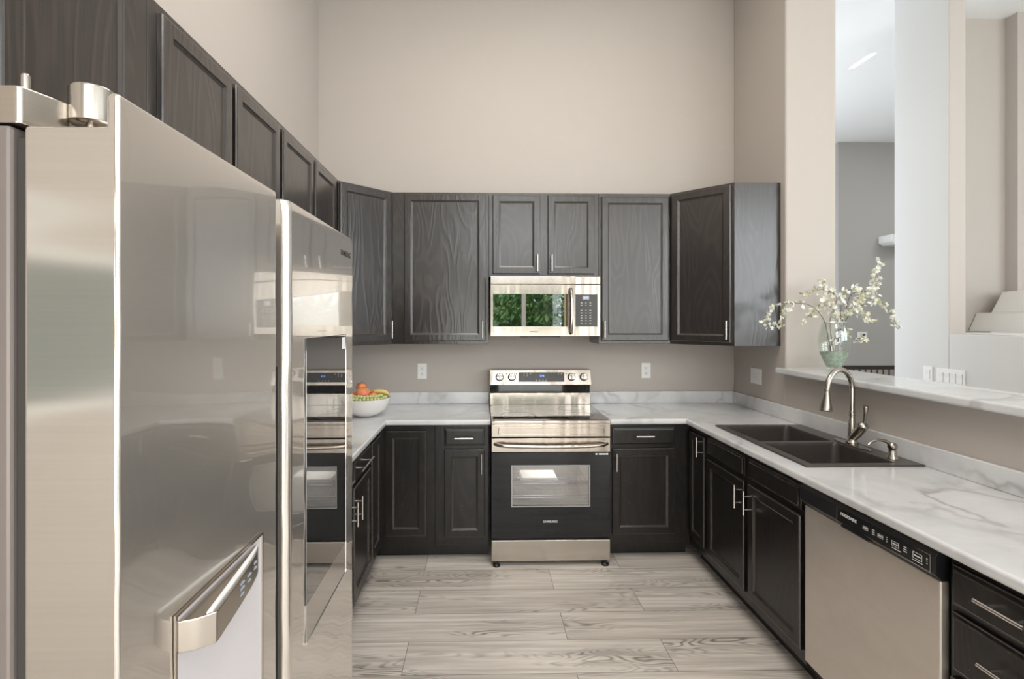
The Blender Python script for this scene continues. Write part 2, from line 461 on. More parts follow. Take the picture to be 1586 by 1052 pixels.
bm = NB(); box(bm, .9, 3.3, 7.655, 7.66, .9, 3.5); struct('window_4', bm, M_PANE)
bm = NB()
for a, b, c, d in ((DX0, DX1, 0.0, 2.15), (DX0, DX1, 2.45, 3.85)):
    xs = [a, .83, b] if c == 0 else [a, -.1, .83, b]
    box(bm, a, b, -2.98, -2.92, c, c+.06); box(bm, a, b, -2.98, -2.92, d-.06, d)
    for x in xs:
        x = min(max(x, a+.04), b-.04); box(bm, x-.04, x+.04, -2.98, -2.92, c+.06, d-.06)
wf = struct('window_1', bm, M_TRIMW)
bm = NB(); box(bm, DX0+.08, DX1-.08, -2.955, -2.949, .06, 2.09); box(bm, DX0+.08, DX1-.08, -2.955, -2.949, 2.51, 3.79); obj('pane', bm, M_PANE, wf)
# curtains (folded)
M_CURT = mat('cream_curtain', (.78, .66, .47), .8)
def curtain(x0, x1, label):
    bm = NB(); n = 90; a = []
    for i in range(n+1):
        s = i/n; x = x0+(x1-x0)*s; y = -2.78+.045*math.sin(s*2*PI*6)+.01*math.sin(s*2*PI*17)
        a.append((bm.verts.new((x, y, .02)), bm.verts.new((x, y, 4.0)), bm.verts.new((x, y+.012, .02)), bm.verts.new((x, y+.012, 4.0))))
    for p, q in zip(a, a[1:]):
        bm.faces.new((p[0], q[0], q[1], p[1])); bm.faces.new((p[2], p[3], q[3], q[2]))
        bm.faces.new((p[1], q[1], q[3], p[3])); bm.faces.new((p[0], p[2], q[2], q[0]))
    for p in (a[0], a[-1]): bm.faces.new((p[0], p[1], p[3], p[2]))
    tag(obj('curtain', bm, M_CURT, smooth=40), label, 'curtain')
curtain(-1.15, -.62, 'long cream curtain at the left side of the patio door behind the camera')
curtain(1.60, 1.95, 'long cream curtain at the right side of the patio door behind the camera')
t = thing('reflection_canvas', 'unseen grey-green canvas in a white frame, added on the left wall for reflections', 'reflection panel', (L+.001, -.75, 1.55), PI/2)  # made up to put a grey band into the refrigerator edge's reflection
bm = NB(); box(bm, -.55, .55, -.022, -.0005, -.24, .22); obj('canvas', bm, mat('grey_green_canvas', (.22, .24, .22), .7), t)
bm = NB(); grid_plate(bm, [-.60, -.55, .55, .60], [-.29, -.24, .22, .27], lambda x, y: not (abs(x) < .55 and -.24 < y < .22), .0, .03)
bm.transform(Matrix(((1, 0, 0, 0), (0, 0, -1, 0), (0, 1, 0, 0), (0, 0, 0, 1)))); obj('frame', bm, M_TRIMW, t)
# garden outside
M_GRASS = mat('garden_lawn', (.10, .16, .05), .9)
bm = NB(); box(bm, -9, 14, -20, -3.2, -.2, -.1); struct('ground_garden', bm, M_GRASS)
M_LEAF = mat('shrub_leaf', (.09, .22, .05), .5); tl = NT(M_LEAF)
tl.color(tl.ramp(tl.noise(tl.coord(), 1.8, 4, .7), [(.3, (.03, .09, .02)), (.5, (.12, .26, .07)), (.7, (.34, .42, .16))]))
tl.b.inputs['Transmission Weight'].default_value = 0
def shrub(cx, cy, r, h, label, n=2600):
    bm = NB()
    for k in range(n):
        th = random.uniform(0, 2*PI); u = random.random()**.45; ph = math.acos(random.uniform(-.6, 1))
        q = Vector((math.sin(ph)*math.cos(th)*r, math.sin(ph)*math.sin(th)*r, h*.5+math.cos(ph)*h*.5))*1
        q = Vector((q.x*u, q.y*u, (q.z-h*.5)*u+h*.5)) + Vector((cx, cy, -.1))
        a = Vector((random.gauss(0, 1), random.gauss(0, 1), random.gauss(0, 1))).normalized()
        b = a.orthogonal().normalized(); l = random.uniform(.07, .15)
        vs = [bm.verts.new(q+p) for p in (a*l, b*l*.35, -a*l, -b*l*.35)]
        bm.faces.new(vs)
    o = obj('garden_shrub', bm, M_LEAF); tag(o, label, 'shrub')
    bm = NB(); tube(bm, [(cx, cy, -.12), (cx+.05, cy, h*.4), (cx, cy+.04, h*.8)], [.06, .045, .02], 8)
    obj('stem', bm, mat('bark', (.12, .08, .05), .8), o)
shrub(-1.2, -6.6, 1.15, 2.6, 'bushy green shrub outside the left half of the patio door')
shrub(1.3, -6.9, 1.2, 3.0, 'tall green shrub outside the right half of the patio door', 3200)
shrub(3.8, -6.8, 1.1, 2.4, 'round green shrub outside beyond the right curtain')
shrub(.4, -12.0, 2.4, 4.6, 'large tree-like shrub at the far end of the garden', 3600)

# unseen flat ceiling panels added as overhead fill light
def ceiling_fill(x, y, s, e, label, col=(1, .95, .88)):
    t = thing('ceiling_fill_panel', label, 'fill light panel', (x, y, CEIL-.03))
    bm = NB(); box(bm, -s/2-.04, s/2+.04, -s/2-.04, s/2+.04, .0, .028, .004); obj('housing', bm, M_WHITE, t)
    a = light('lamp', 'AREA', (0, 0, -.004), (0, 0, 0), e, col, s)
    a.parent = t
ceiling_fill(.35, 1.9, 1.4, 50, 'unseen square fill light panel added above the middle of the kitchen')
ceiling_fill(.6, -1.4, 1.2, 42, 'unseen square fill light panel added above the dining end behind the camera')
ceiling_fill(6.3, 4.9, 1.0, 32, 'unseen square fill light panel added in the far room', (.95, .98, 1))

# ------------------------------------------------------------ cabinet builders (local: x right, y into the cabinet, front faces -y)
def door_bm(w, h, t=.02, rail=.052, x0=0, z0=0):
    """framed door with a bevelled inner edge and a flat panel set back; front at y=-t"""
    bm = NB()
    def loop(i, y): return [bm.verts.new(p) for p in ((x0+i, y, z0+i), (x0+w-i, y, z0+i), (x0+w-i, y, z0+h-i), (x0+i, y, z0+h-i))]
    prof = [(0, 0), (0, -t+.006), (.002, -t+.002), (.006, -t), (rail-.008, -t), (rail-.006, -t+.0015), (rail-.0055, -t+.004), (rail+.004, -t+.009), (rail+.008, -t+.0095)]
    if h < .18:   # slab drawer front with a stepped bevel
        prof = [(0, 0), (0, -t+.010), (.003, -t+.0075), (.011, -t+.006), (.012, -t+.001), (.015, -t)]
    loops = [loop(i, y) for i, y in prof]
    for a, b in zip(loops, loops[1:]):
        for k in range(4): bm.faces.new((a[k], a[(k+1) % 4], b[(k+1) % 4], b[k]))
    bm.faces.new(loops[-1]); bm.faces.new(loops[0][::-1])
    worn_hl = (1, 2, 5, 6) if h >= .18 else (1, 3, 4)
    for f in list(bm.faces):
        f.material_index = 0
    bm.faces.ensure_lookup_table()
    for i in worn_hl:
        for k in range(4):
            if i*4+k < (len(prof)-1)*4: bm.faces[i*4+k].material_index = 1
    return bm
def handle_bm(kind, a, b, c, y=-.02, so=.032, r=.0058):
    """bar pull. kind 'v': x=a from z=b..c ; kind 'h': z=a from x=b..c"""
    bm = NB(); q = (c-b)*.22
    if kind == 'v':
        tube(bm, [(a, y-so, b), (a, y-so, c)], r, 12)
        for z in (b+q, c-q): tube(bm, [(a, y, z), (a, y-so, z)], r*.8, 10)
    else:
        tube(bm, [(b, y-so, a), (c, y-so, a)], r, 12)
        for x in (b+q, c-q): tube(bm, [(x, y, a), (x, y-so, a)], r*.8, 10)
    return bm
def front(root, name, x0, x1, z0, z1, m, hd=None):
    d = obj(name, door_bm(x1-x0, z1-z0), m, root, (x0, -.0005, z0)); d.data.materials.append(M_WORN_HL)
    if hd:
        k, a, b, c = hd
        if k == 'v': bm = handle_bm('v', a-x0, b-z0, c-z0)
        else: bm = handle_bm('h', a-z0, b-x0, c-x0)
        obj('handle', bm, M_HANDLE, d, smooth=40)
    return d
def cabinet(label, loc, rotz, w, depth, z0, z1, doors, drawers=(), toe=False, m=None, name='wall_cabinet', group=None):
    m = m or M_CAB
    t = thing(name, label, 'cabinet', loc, rotz, group)
    bm = NB(); box(bm, .0006, w-.0006, 0, depth-.002, z0, z1, .0015, 1); obj('body', bm, m, t)
    if toe:
        bm = NB(); box(bm, .0006, w-.0006, .072, depth-.003, .001, z0-.0005); obj('toe_kick', bm, m, t)
    for d in doors: front(t, 'door', *d[:4], m, d[4] if len(d) > 4 else None)
    for d in drawers: front(t, d[5] if len(d) > 5 else 'drawer', *d[:4], m, d[4] if len(d) > 4 else None)
    return t
ZT, ZB = 2.451, 1.384
FB = W-.305
UD = .305
# back wall uppers
cabinet('wide dark oak wall cabinet left of the microwave with strong wood grain', (-.626, FB, 0), 0, .678, UD, ZB, ZT,
        [(.086, .655, 1.405, 2.437, ('v', .634, 1.427, 1.548))])
cabinet('short two-door wall cabinet directly above the microwave', (.052, FB, 0), 0, .778, UD, 1.857, ZT,
        [(.027, .363, 1.877, 2.432, ('v', .338, 1.895, 2.012)), (.416, .746, 1.877, 2.432, ('v', .44, 1.895, 2.012))])
cabinet('tall single-door wall cabinet right of the microwave', (.83, FB, 0), 0, .514, UD, ZB, ZT,
        [(.018, .495, 1.405, 2.424, ('v', .033, 1.427, 1.548))])
# diagonal corner uppers
def corner_upper(label, left):
    q = .305*math.sqrt(2)
    if left: loc, rz = (L+.305, W-.61, 0), PI/4
    else: loc, rz = (R-.61, FB, 0), -PI/4
    t = thing('corner_wall_cabinet', label, 'cabinet', loc, rz)
    g = .001
    if left: pts = [(L+.305, W-.61+g), (L+.61-g, FB), (L+.61-g, W-g), (L+g, W-g), (L+g, W-.61+g)]
    else: pts = [(R-.61+g, FB), (R-.305, W-.61), (R-g, W-.61), (R-g, W-g), (R-.61+g, W-g)]
    inv = Matrix.Rotation(-rz, 4, 'Z') @ Matrix.Translation((-loc[0], -loc[1], 0))
    pp = [inv @ Vector((x, y, 0)) for x, y in pts]
    bm = NB(); prism(bm, [(p.x, p.y) for p in pp], ZB, ZT); obj('body', bm, M_CAB, t)
    if left: front(t, 'door', .02, q-.02, 1.405, 2.437, M_CAB, ('v', q-.037, 1.427, 1.548))
    else:
        front(t, 'door', .015, q-.018, 1.405, 2.437, M_CAB, ('v', q-.036, 1.427, 1.548))
        bm = NB()
        c = inv @ Vector((R-.02, W-.61, 0))
        return t
    return t
corner_upper('angled corner wall cabinet in the left corner beside the refrigerator top', True)
cu = corner_upper('angled black corner wall cabinet in the right corner with a plain side panel', False)
# left wall uppers (face +X)
UFX = L+.3185
HL = PI/2
cabinet('two-door wall cabinet on the left wall next to the corner cabinet', (UFX, 2.281, 0), HL, .956, .318, ZB, ZT,
        [(.018, .432, 1.405, 2.42), (.463, .853, 1.405, 2.42)])
cabinet('two-door wall cabinet on the left wall behind the refrigerator top', (UFX, 1.40, 0), HL, .880, .318, ZB, ZT,
        [(.039, .435, 1.405, 2.42), (.464, .862, 1.405, 2.42)])
cabinet('wall cabinet above the refrigerator, nearest to the camera', (UFX, .50, 0), HL, .899, .318, 1.86, ZT,
        [(.05, .425, 1.88, 2.42), (.459, .827, 1.88, 2.42)], name='wall_cabinet')

# ---- base cabinets
BF = 3.255; BZ0, BZ1 = .10, .878; BD = W-BF
RF = 1.365; LF = -.645
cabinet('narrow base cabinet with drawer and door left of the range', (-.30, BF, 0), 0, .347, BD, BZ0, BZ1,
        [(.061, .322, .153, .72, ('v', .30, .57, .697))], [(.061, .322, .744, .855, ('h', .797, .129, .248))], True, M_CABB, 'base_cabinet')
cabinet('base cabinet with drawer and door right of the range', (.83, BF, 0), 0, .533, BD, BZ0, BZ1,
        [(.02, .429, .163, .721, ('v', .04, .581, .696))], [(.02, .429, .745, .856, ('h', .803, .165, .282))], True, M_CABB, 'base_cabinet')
# left corner base cabinet (L shaped with two door leaves)
t = thing('corner_base_cabinet', 'L-shaped corner base cabinet under the fruit bowl', 'cabinet', (LF, BF, 0))
g = .001
def sh(pts): return [(x-LF, y-BF) for x, y in pts]
bm = NB(); prism(bm, sh([(L+g, 2.872), (LF, 2.872), (LF, BF), (-.301, BF), (-.301, W-g), (L+g, W-g)]), BZ0, BZ1); obj('body', bm, M_CABB, t)
bm = NB(); prism(bm, sh([(L+g, 2.872), (LF-.072, 2.872), (LF-.072, BF+.072), (-.301, BF+.072), (-.301, W-g), (L+g, W-g)]), .001, BZ0-.0005); obj('toe_kick', bm, M_CABB, t)
obj('door', door_bm(.262, .678), M_CABB, t, (.028, -.0005, .163)).data.materials.append(M_WORN_HL)
obj('door', door_bm(.235, .678), M_CABB, t, (.0005, -.375+.02, .163), rotz=PI/2).data.materials.append(M_WORN_HL)
# left run (faces +X)
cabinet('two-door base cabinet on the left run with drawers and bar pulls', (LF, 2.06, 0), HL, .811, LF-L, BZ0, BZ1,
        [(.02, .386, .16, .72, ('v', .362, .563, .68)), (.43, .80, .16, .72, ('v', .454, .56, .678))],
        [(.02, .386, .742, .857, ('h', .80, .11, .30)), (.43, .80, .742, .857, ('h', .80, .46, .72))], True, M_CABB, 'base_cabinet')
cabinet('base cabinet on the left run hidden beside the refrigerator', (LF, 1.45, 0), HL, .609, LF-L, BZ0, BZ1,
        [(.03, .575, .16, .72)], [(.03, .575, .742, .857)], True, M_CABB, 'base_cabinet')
# right run (faces -X): local x runs towards the camera
HR = -PI/2; RD = R-RF
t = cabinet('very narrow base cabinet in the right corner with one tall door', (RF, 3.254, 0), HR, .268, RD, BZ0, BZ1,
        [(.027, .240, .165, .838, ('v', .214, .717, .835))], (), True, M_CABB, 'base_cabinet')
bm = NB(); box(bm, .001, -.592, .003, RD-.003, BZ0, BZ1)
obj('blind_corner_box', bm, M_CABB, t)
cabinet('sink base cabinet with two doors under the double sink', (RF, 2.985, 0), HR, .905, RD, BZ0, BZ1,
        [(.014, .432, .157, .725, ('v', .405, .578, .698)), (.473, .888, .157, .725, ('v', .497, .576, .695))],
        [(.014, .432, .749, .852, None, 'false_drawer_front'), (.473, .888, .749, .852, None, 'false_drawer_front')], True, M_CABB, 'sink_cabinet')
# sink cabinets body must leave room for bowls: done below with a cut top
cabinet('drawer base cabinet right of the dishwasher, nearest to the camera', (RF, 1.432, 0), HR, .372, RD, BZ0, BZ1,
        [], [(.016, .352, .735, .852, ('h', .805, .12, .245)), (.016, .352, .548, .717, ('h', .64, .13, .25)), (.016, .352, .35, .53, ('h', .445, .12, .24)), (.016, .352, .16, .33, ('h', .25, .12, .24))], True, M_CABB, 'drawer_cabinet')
# rebuild the sink cabinet body as a hollow box so that the bowls hang free inside
for o in bpy.data.objects:
    if o.name.startswith('body') and o.parent and o.parent.name.startswith('sink_cabinet'):
        bm = NB(); w = .905
        box(bm, .0006, w-.0006, 0, .018, BZ0, BZ1, .0015, 1)
        box(bm, .0006, .018, .018, RD-.002, BZ0, BZ1); box(bm, w-.018, w-.0006, .018, RD-.002, BZ0, BZ1)
        box(bm, .018, w-.018, .018, RD-.002, BZ0, BZ0+.018)
        me = bpy.data.meshes.new('body'); bm.to_mesh(me); bm.free(); me.materials.append(M_CABB); o.data = me

# ------------------------------------------------------------ worktops
CB, CR, CL_ = 3.213, 1.320, -.604
RX0, RX1 = .062, .818
zb = .8795
def front_edges_left(m): return (abs(m.x-CL_) < .01 and m.y < CB+.01) or (abs(m.y-CB) < .01 and m.x > CL_-.01)
t = thing('worktop', 'white marble-look worktop left of the range carrying the fruit bowl', 'worktop', (-.9, 2.6, zb))
def local_plate(t, xs, ys, keep, z0, z1, bev, at):
    bm = NB(); grid_plate(bm, xs, ys, keep, z0, z1, bev, at)
    bm.transform(Matrix.Translation(-Vector(t.location))); return bm
bm = local_plate(t, [L+.001, CL_, RX0-.004], [1.45, CB, W-.001], lambda x, y: x < CL_ or y > CB, zb, ZC, .011, front_edges_left)
obj('countertop', bm, M_MARBLE, t, smooth=50)
bm = NB(); box(bm, L+.001, L+.02, 1.45, W-.02, ZC+.0003, 1.004, .003); box(bm, L+.001, RX0-.004, W-.02, W-.001, ZC+.0003, 1.004, .003)
bm.transform(Matrix.Translation(-Vector(t.location))); obj('backsplash', bm, M_MARBLE, t)
t = thing('worktop', 'long white marble-look worktop with the double sink right of the range', 'worktop', (1.6, 2.0, zb))
SX0, SX1, SY0, SY1 = 1.425, 1.905, 2.16, 2.97
CE = 1.04
def fr(m): return (abs(m.x-CR) < .01 and m.y < CB+.01) or (abs(m.y-CB) < .01 and m.x < CR+.01) or abs(m.y-CE) < .005
bm = local_plate(t, [RX1+.004, CR, SX0, SX1, R-.001], [CE, SY0, SY1, CB, W-.001],
    lambda x, y: (x > CR or y > CB) and not (SX0 < x < SX1 and SY0 < y < SY1), zb, ZC, .011, fr)
obj('countertop', bm, M_MARBLE, t, smooth=50)
bm = NB(); box(bm, R-.02, R-.001, CE, W-.02, ZC+.0003, 1.006, .003); box(bm, RX1+.004, R-.001, W-.02, W-.001, ZC+.0003, 1.006, .003)
bm.transform(Matrix.Translation(-Vector(t.location))); obj('backsplash', bm, M_MARBLE, t)
# bar ledge on the low wall
bm = NB(); box(bm, 1.88, 2.245, .30, 3.181, 1.2125, 1.25, .011, 4)
tag(obj('bar_ledge', bm, M_MARBLE, smooth=50), 'raised white marble-look bar ledge on the low wall behind the sink', 'ledge')

# ------------------------------------------------------------ sink, faucet, soap dispenser
t = thing('kitchen_sink', 'dark brown composite double-bowl sink set into the right worktop', 'sink', (1.665, 2.565, ZC))
bm = NB()
X0, X1, Y0, Y1 = 1.405, 1.928, 2.14, 2.99
bx0, bx1 = 1.447, 1.825
by = [(2.178, 2.545), (2.582, 2.953)]
grid_plate(bm, [X0, bx0, bx1, X1], [Y0, by[0][0], by[0][1], by[1][0], by[1][1], Y1],
    lambda x, y: not (bx0 < x < bx1 and any(a < y < b for a, b in by)), ZC+.0005, ZC+.009, .004, lambda m: m.z > ZC+.004)
bm.transform(Matrix.Translation((-1.665, -2.565, -ZC))); obj('rim', bm, M_SINK, t, smooth=50)
for a, b in by:
    bm = NB(); n = 5; r0 = .045
    def rr(x0, x1, y0, y1, r, z):
        out = []
        for cx_, cy_, s in ((x1-r, y1-r, 0), (x0+r, y1-r, 1), (x0+r, y0+r, 2), (x1-r, y0+r, 3)):
            for k in range(n+1):
                an = (s+k/n)*PI/2; out.append(bm.verts.new((cx_+r*math.cos(an)-1.665, cy_+r*math.sin(an)-2.565, z-ZC)))
        return out
    lp = [rr(bx0+.0005, bx1-.0005, a+.0005, b-.0005, .012, ZC+.0085), rr(bx0+.003, bx1-.003, a+.003, b-.003, .03, ZC-.005), rr(bx0+.008, bx1-.008, a+.008, b-.008, r0, ZC-.16), rr(bx0+.03, bx1-.03, a+.03, b-.03, r0, ZC-.195), rr(bx0+.17, bx1-.17, a+.16, b-.16, .01, ZC-.20),
          ]
    lo = [rr(bx0+.17, bx1-.17, a+.16, b-.16, .01, ZC-.21), rr(bx0+.02, bx1-.02, a+.02, b-.02, r0, ZC-.205), rr(bx0-.004, bx1+.004, a-.004, b+.004, r0, ZC-.16), rr(bx0-.006, bx1+.006, a-.006, b+.006, .03, ZC-.001)]
    al = lp+lo
    for p, q in zip(al, al[1:]):
        for k in range(len(p)): bm.faces.new((p[k], p[(k+1) % len(p)], q[(k+1) % len(p)], q[k]))
    bw = obj('bowl', bm, M_SINK, t, smooth=60)
    bm = NB(); lathe(bm, [(0, .004), (.03, .004), (.042, .006), (.045, .003), (.045, 0), (0, 0)], ((bx0+bx1)/2-1.665, (a+b)/2-2.565, -.1985), 24); obj('drain', bm, M_NICKEL, bw, smooth=40)

fx, fy = 1.863, 2.485
t = thing('kitchen_faucet', 'brushed nickel gooseneck faucet with pull-down spray head behind the sink', 'faucet', (fx, fy, ZC+.009))
bm = NB(); pts = []
for k in range(32):
    an = 2*PI*k/32; pts.append((.027*math.cos(an), (.125 if 1 else 0)*math.sin(an)))
prism(bm, pts, .0002, .007, bev=.002); obj('base_plate', bm, M_NICKEL, t, smooth=40)
d = Vector((-.92, -.39, 0))
bm = NB()
lathe(bm, [(0, .007), (.027, .007), (.029, .016), (.022, .028), (.019, .05), (.0185, .11), (.015, .125), (.0135, .14)], (0, 0, 0), 24)
obj('column', bm, M_NICKEL, t, smooth=40)
bm = NB(); path = [(0, 0, .135), (0, 0, .20), (0, 0, .285)]; rad = .098
for k in range(1, 17):
    an = PI*k/16*.97; p = d*(rad*(1-math.cos(an))); path.append((p.x, p.y, .285+rad*math.sin(an)))
tube(bm, path, .0125, 16)
for z in (.15, .165): lathe(bm, [(.0125, z-.004), (.0165, z-.002), (.0165, z+.002), (.0125, z+.004)], (0, 0, 0), 20)
obj('spout', bm, M_NICKEL, t, smooth=40)
e = Vector(path[-1]); bm = NB()
lathe(bm, [(.0128, .004), (.0165, .002), (.0165, -.006), (.0135, -.010), (.0145, -.03), (.019, -.06), (.0265, -.092), (.0275, -.104), (.024, -.109), (0, -.109)], e, 24, Matrix.Rotation(.07, 4, 'Y'))
obj('spray_head', bm, M_NICKEL, t, smooth=40)
bm = NB(); tube(bm, [(0, .004, .03), (0, -.03, .062), (0, -.062, .098), (0, -.078, .116)], [.018, .021, .023, .018], 20)
ball(bm, (0, -.07, .108), .024, sub=3)
hb = obj('valve_body', bm, M_NICKEL, t, smooth=50)
bm = NB(); tube(bm, [(0, -.074, .118), (.0, -.080, .14), (.0, -.086, .175), (.0, -.090, .205), (0, -.091, .212)], [.009, .007, .0095, .0135, .011], 16); obj('lever', bm, M_NICKEL, t, smooth=50)
t = thing('soap_dispenser', 'small nickel soap dispenser pump to the right of the faucet', 'soap dispenser', (1.868, 2.243, ZC+.009))
bm = NB(); lathe(bm, [(0, .0002), (.024, .0002), (.024, .006), (.017, .018), (.014, .035), (.016, .045), (.019, .05), (.019, .062), (.012, .07), (0, .07)], seg=24); obj('base', bm, M_NICKEL, t, smooth=40)
bm = NB(); tube(bm, [(0, 0, .058), (-.03, 0, .078), (-.065, 0, .085), (-.098, 0, .076), (-.112, 0, .062)], [.009, .0075, .006, .0055, .005], 14); obj('nozzle', bm, M_NICKEL, t, smooth=40)

# ------------------------------------------------------------ range
RY = 3.166
t = thing('electric_range', 'stainless steel electric range with glass cooktop and black oven door', 'range', (.44, RY, 0))
rx0, rx1 = RX0-.44, RX1-.44; xo = .44
bm = NB()
yb = .655
box(bm, rx0+.003, rx1-.003, .035, yb, .03, .165); 
for a, b in ((rx0+.003, -.27), (.27, rx1-.003)): box(bm, a, b, .035, yb, .165, .905)
box(bm, -.27, .27, .035, yb, .165, .34); box(bm, -.27, .27, .035, yb, .66, .905); box(bm, -.27, .27, .50, yb, .34, .66)
obj('body', bm, M_BLACKP, t)
M_OVENIN = mat('oven_enamel', (.42, .40, .38), .3)
bm = NB(); box(bm, -.262, .262, .485, .498, .342, .658); box(bm, -.268, -.256, .04, .485, .342, .658); box(bm, .256, .268, .04, .485, .342, .658); box(bm, -.262, .262, .04, .485, .342, .348); box(bm, -.262, .262, .04, .485, .652, .658)
cav = obj('oven_cavity', bm, M_OVENIN, t)
for z in (.41, .50):
    bm = NB()
    for y in (.06, .47): tube(bm, [(-.25, y, z), (.25, y, z)], .003, 6)
    for k in range(17): tube(bm, [(-.25+k*.03125, .06, z), (-.25+k*.03125, .47, z)], .0017, 5)
    tube(bm, [(-.25, .05, z+.018), (.25, .05, z+.018)], .0022, 6)
    obj('oven_rack', bm, M_CHROME, t, smooth=50)
for sx in (-1, 1):
    for y in (.004, .6):
        bm = NB(); lathe(bm, [(0, .0005), (.022, .0005), (.024, .004), (.022, .012), (.013, .017), (.013, .0285), (0, .0285)], (sx*.345, y, 0), 20); obj('foot', bm, M_BLACKP, t, smooth=40)
bm = NB(); box(bm, rx0+.001, rx1-.001, 0, .034, .029, .162, .004); obj('storage_drawer', bm, M_STEEL, t)
# oven door: steel top strip + black glass with a window hole
bm = NB(); wx0, wx1, wz0, wz1 = .189-xo, .687-xo, .373, .636
pts = [rx0+.001, wx0, wx1, rx1-.001]; zz = [.183, wz0, wz1, .7175]
grid_plate(bm, pts, zz, lambda x, y: not (wx0 < x < wx1 and wz0 < y < wz1), 0, .024, .0015)
bm.transform(Matrix(((1, 0, 0, 0), (0, 0, -1, .024), (0, 1, 0, 0), (0, 0, 0, 1))))
od = obj('oven_door', bm, M_GLASSB, t)
bm = NB(); box(bm, wx0, wx1, .006, .010, wz0, wz1); obj('window', bm, M_OVENGLASS, od)
bm = NB()
f_ = .007
grid_plate(bm, [wx0-.001, wx0+f_, wx1-f_, wx1+.001], [wz0-.001, wz0+f_, wz1-f_, wz1+.001], lambda x, y: not (wx0+f_ < x < wx1-f_ and wz0+f_ < y < wz1-f_), 0, .003)
bm.transform(Matrix(((1, 0, 0, 0), (0, 0, -1, .0), (0, 1, 0, 0), (0, 0, 0, 1)))); obj('window_frame', bm, mat('window_frame_grey', (.35, .34, .33), .3, .6), od)
bm = NB(); box(bm, rx0+.001, rx1-.001, -.002, .024, .719, .806, .003); ts = obj('top_strip', bm, M_STEEL, od)
bm = NB(); n = 24
hp = []
for k in range(n+1):
    s = k/n*2-1; hp.append((s*.355, -.012-.034*(1-s**8)**.5 if abs(s) < 1 else -.004, .772-.010*(1-s*s)))
tube(bm, hp, .011, 14); obj('handle', bm, M_STEEL, od, smooth=50)
text_mesh('SAMSUNG', .020, M_PRINT, od, (.436-xo, -.0008, .279), FRONT, depth=.0003, font_scale_x=1.0)
# small service marks upper right of the glass
bm = NB()
for i, w_ in enumerate((.012, .02, .018, .016)):
    x = .722-xo+i*.0215; box(bm, x, x+w_, -.0006, 0, .699, .710)
for i in range(3):
    x = .7445-xo+i*.0215; box(bm, x, x+.008, -.0009, -.0006, .702, .707)
obj('printed_symbols', bm, M_PRINT, od)
# front panel with stamped rounded groove
bm = NB(); box(bm, rx0+.001, rx1-.001, -.004, .034, .815, .896, .003); fp = obj('front_panel', bm, M_STEEL, t)
bm = NB()
gx0, gx1, gz0, gz1 = .107-xo, .775-xo, .829, .873
loop = []
for cx_, cz_, s in ((gx1-.012, gz1-.012, 0), (gx0+.012, gz1-.012, 1), (gx0+.012, gz0+.012, 2), (gx1-.012, gz0+.012, 3)):
    for k in range(6): an = (s+k/5)*PI/2; loop.append((cx_+.012*math.cos(an), -.005, cz_+.012*math.sin(an)))
loop.append(loop[0]); tube(bm, loop, .0028, 8, cap=False); obj('stamped_outline', bm, M_STEEL, fp, smooth=60)
# cooktop
bm = NB(); box(bm, rx0, rx1, -.010, .574, .897, .918, .004); ck = obj('cooktop_frame', bm, M_STEEL, t)
bm = NB(); box(bm, rx0+.012, rx1-.012, .016, .568, .9185, .9225, .0015); gl = obj('cooktop_glass', bm, mat('cooktop_glass', (.012, .011, .010), .06, 0, Coat_Weight=1., Coat_Roughness=.03, Coat_IOR=2.2), t)
for bx_, by_, r in ((-.2, .16, .115), (.2, .16, .1), (-.2, .42, .08), (.2, .42, .09)):
    bm = NB(); lathe(bm, [(r-.0015, .9227), (r-.0015, .9231), (r+.0015, .9231), (r+.0015, .9227), (r-.0015, .9227)], (bx_, by_, 0), 40); obj('burner_ring', bm, mat('burner_ring_print', (.12, .12, .12), .3), gl)
# backguard
bm = NB(); box(bm, rx0, rx1, .576, .668, .9187, 1.010, .004); obj('backguard', bm, M_STEEL, t)
bm = NB(); box(bm, rx0+.004, rx1-.004, .590, .668, 1.011, 1.070); obj('vent_recess', bm, M_GLASSB, t)
bm = NB(); prism(bm, [(.556, 1.071), (.574, 1.071), (.668, 1.071), (.668, 1.182), (.585, 1.182)], rx0, rx1, 'x', .003)
cp = obj('control_panel', bm, M_STEEL, t)
# tilted front plane of the control panel: from (.556,1.071) to (.585,1.182)
tl_ = math.atan2(.029, .111)
def onpanel(x, z, off=0.0):
    k = (z-1.071)/.111; return Vector((x-xo, .556+.029*k-off*math.cos(tl_), z+off*math.sin(tl_)))
bm = NB()
a = onpanel(.276, 1.094, .0012); b = onpanel(.619, 1.094, .0012); c = onpanel(.619, 1.163, .0012); d_ = onpanel(.276, 1.163, .0012)
a2 = [onpanel(x, z, -.002) for x, z in ((.276, 1.094), (.619, 1.094), (.619, 1.163), (.276, 1.163))]
v1 = [bm.verts.new(p) for p in (a, b, c, d_)]; v2 = [bm.verts.new(p) for p in a2]
bm.faces.new(v1); bm.faces.new(v2[::-1])
for k in range(4): bm.faces.new((v1[k], v2[k], v2[(k+1) % 4], v1[(k+1) % 4]))
dsp = obj('display', bm, M_PANEL, cp)
TR = (PI/2-tl_, 0, 0)
text_mesh('2:16', .019, M_BLUE, dsp, onpanel(.452, 1.137, .0022), TR, name='clock_digits')
bm = NB()
for x, z in [(.318+i*.024, 1.152 - j*.014) for i in range(3) for j in range(2) if not (i == 2 and j == 1)] + [(.41+i*.024, 1.104) for i in range(4)] + [(.575, 1.152), (.598, 1.152)]:
    p = onpanel(x, z, .0016); box(bm, p.x-.004, p.x+.004, p.y-.0003, p.y+.0003, p.z-.0016, p.z+.0016)
obj('printed_symbols', bm, M_PRINT, dsp)
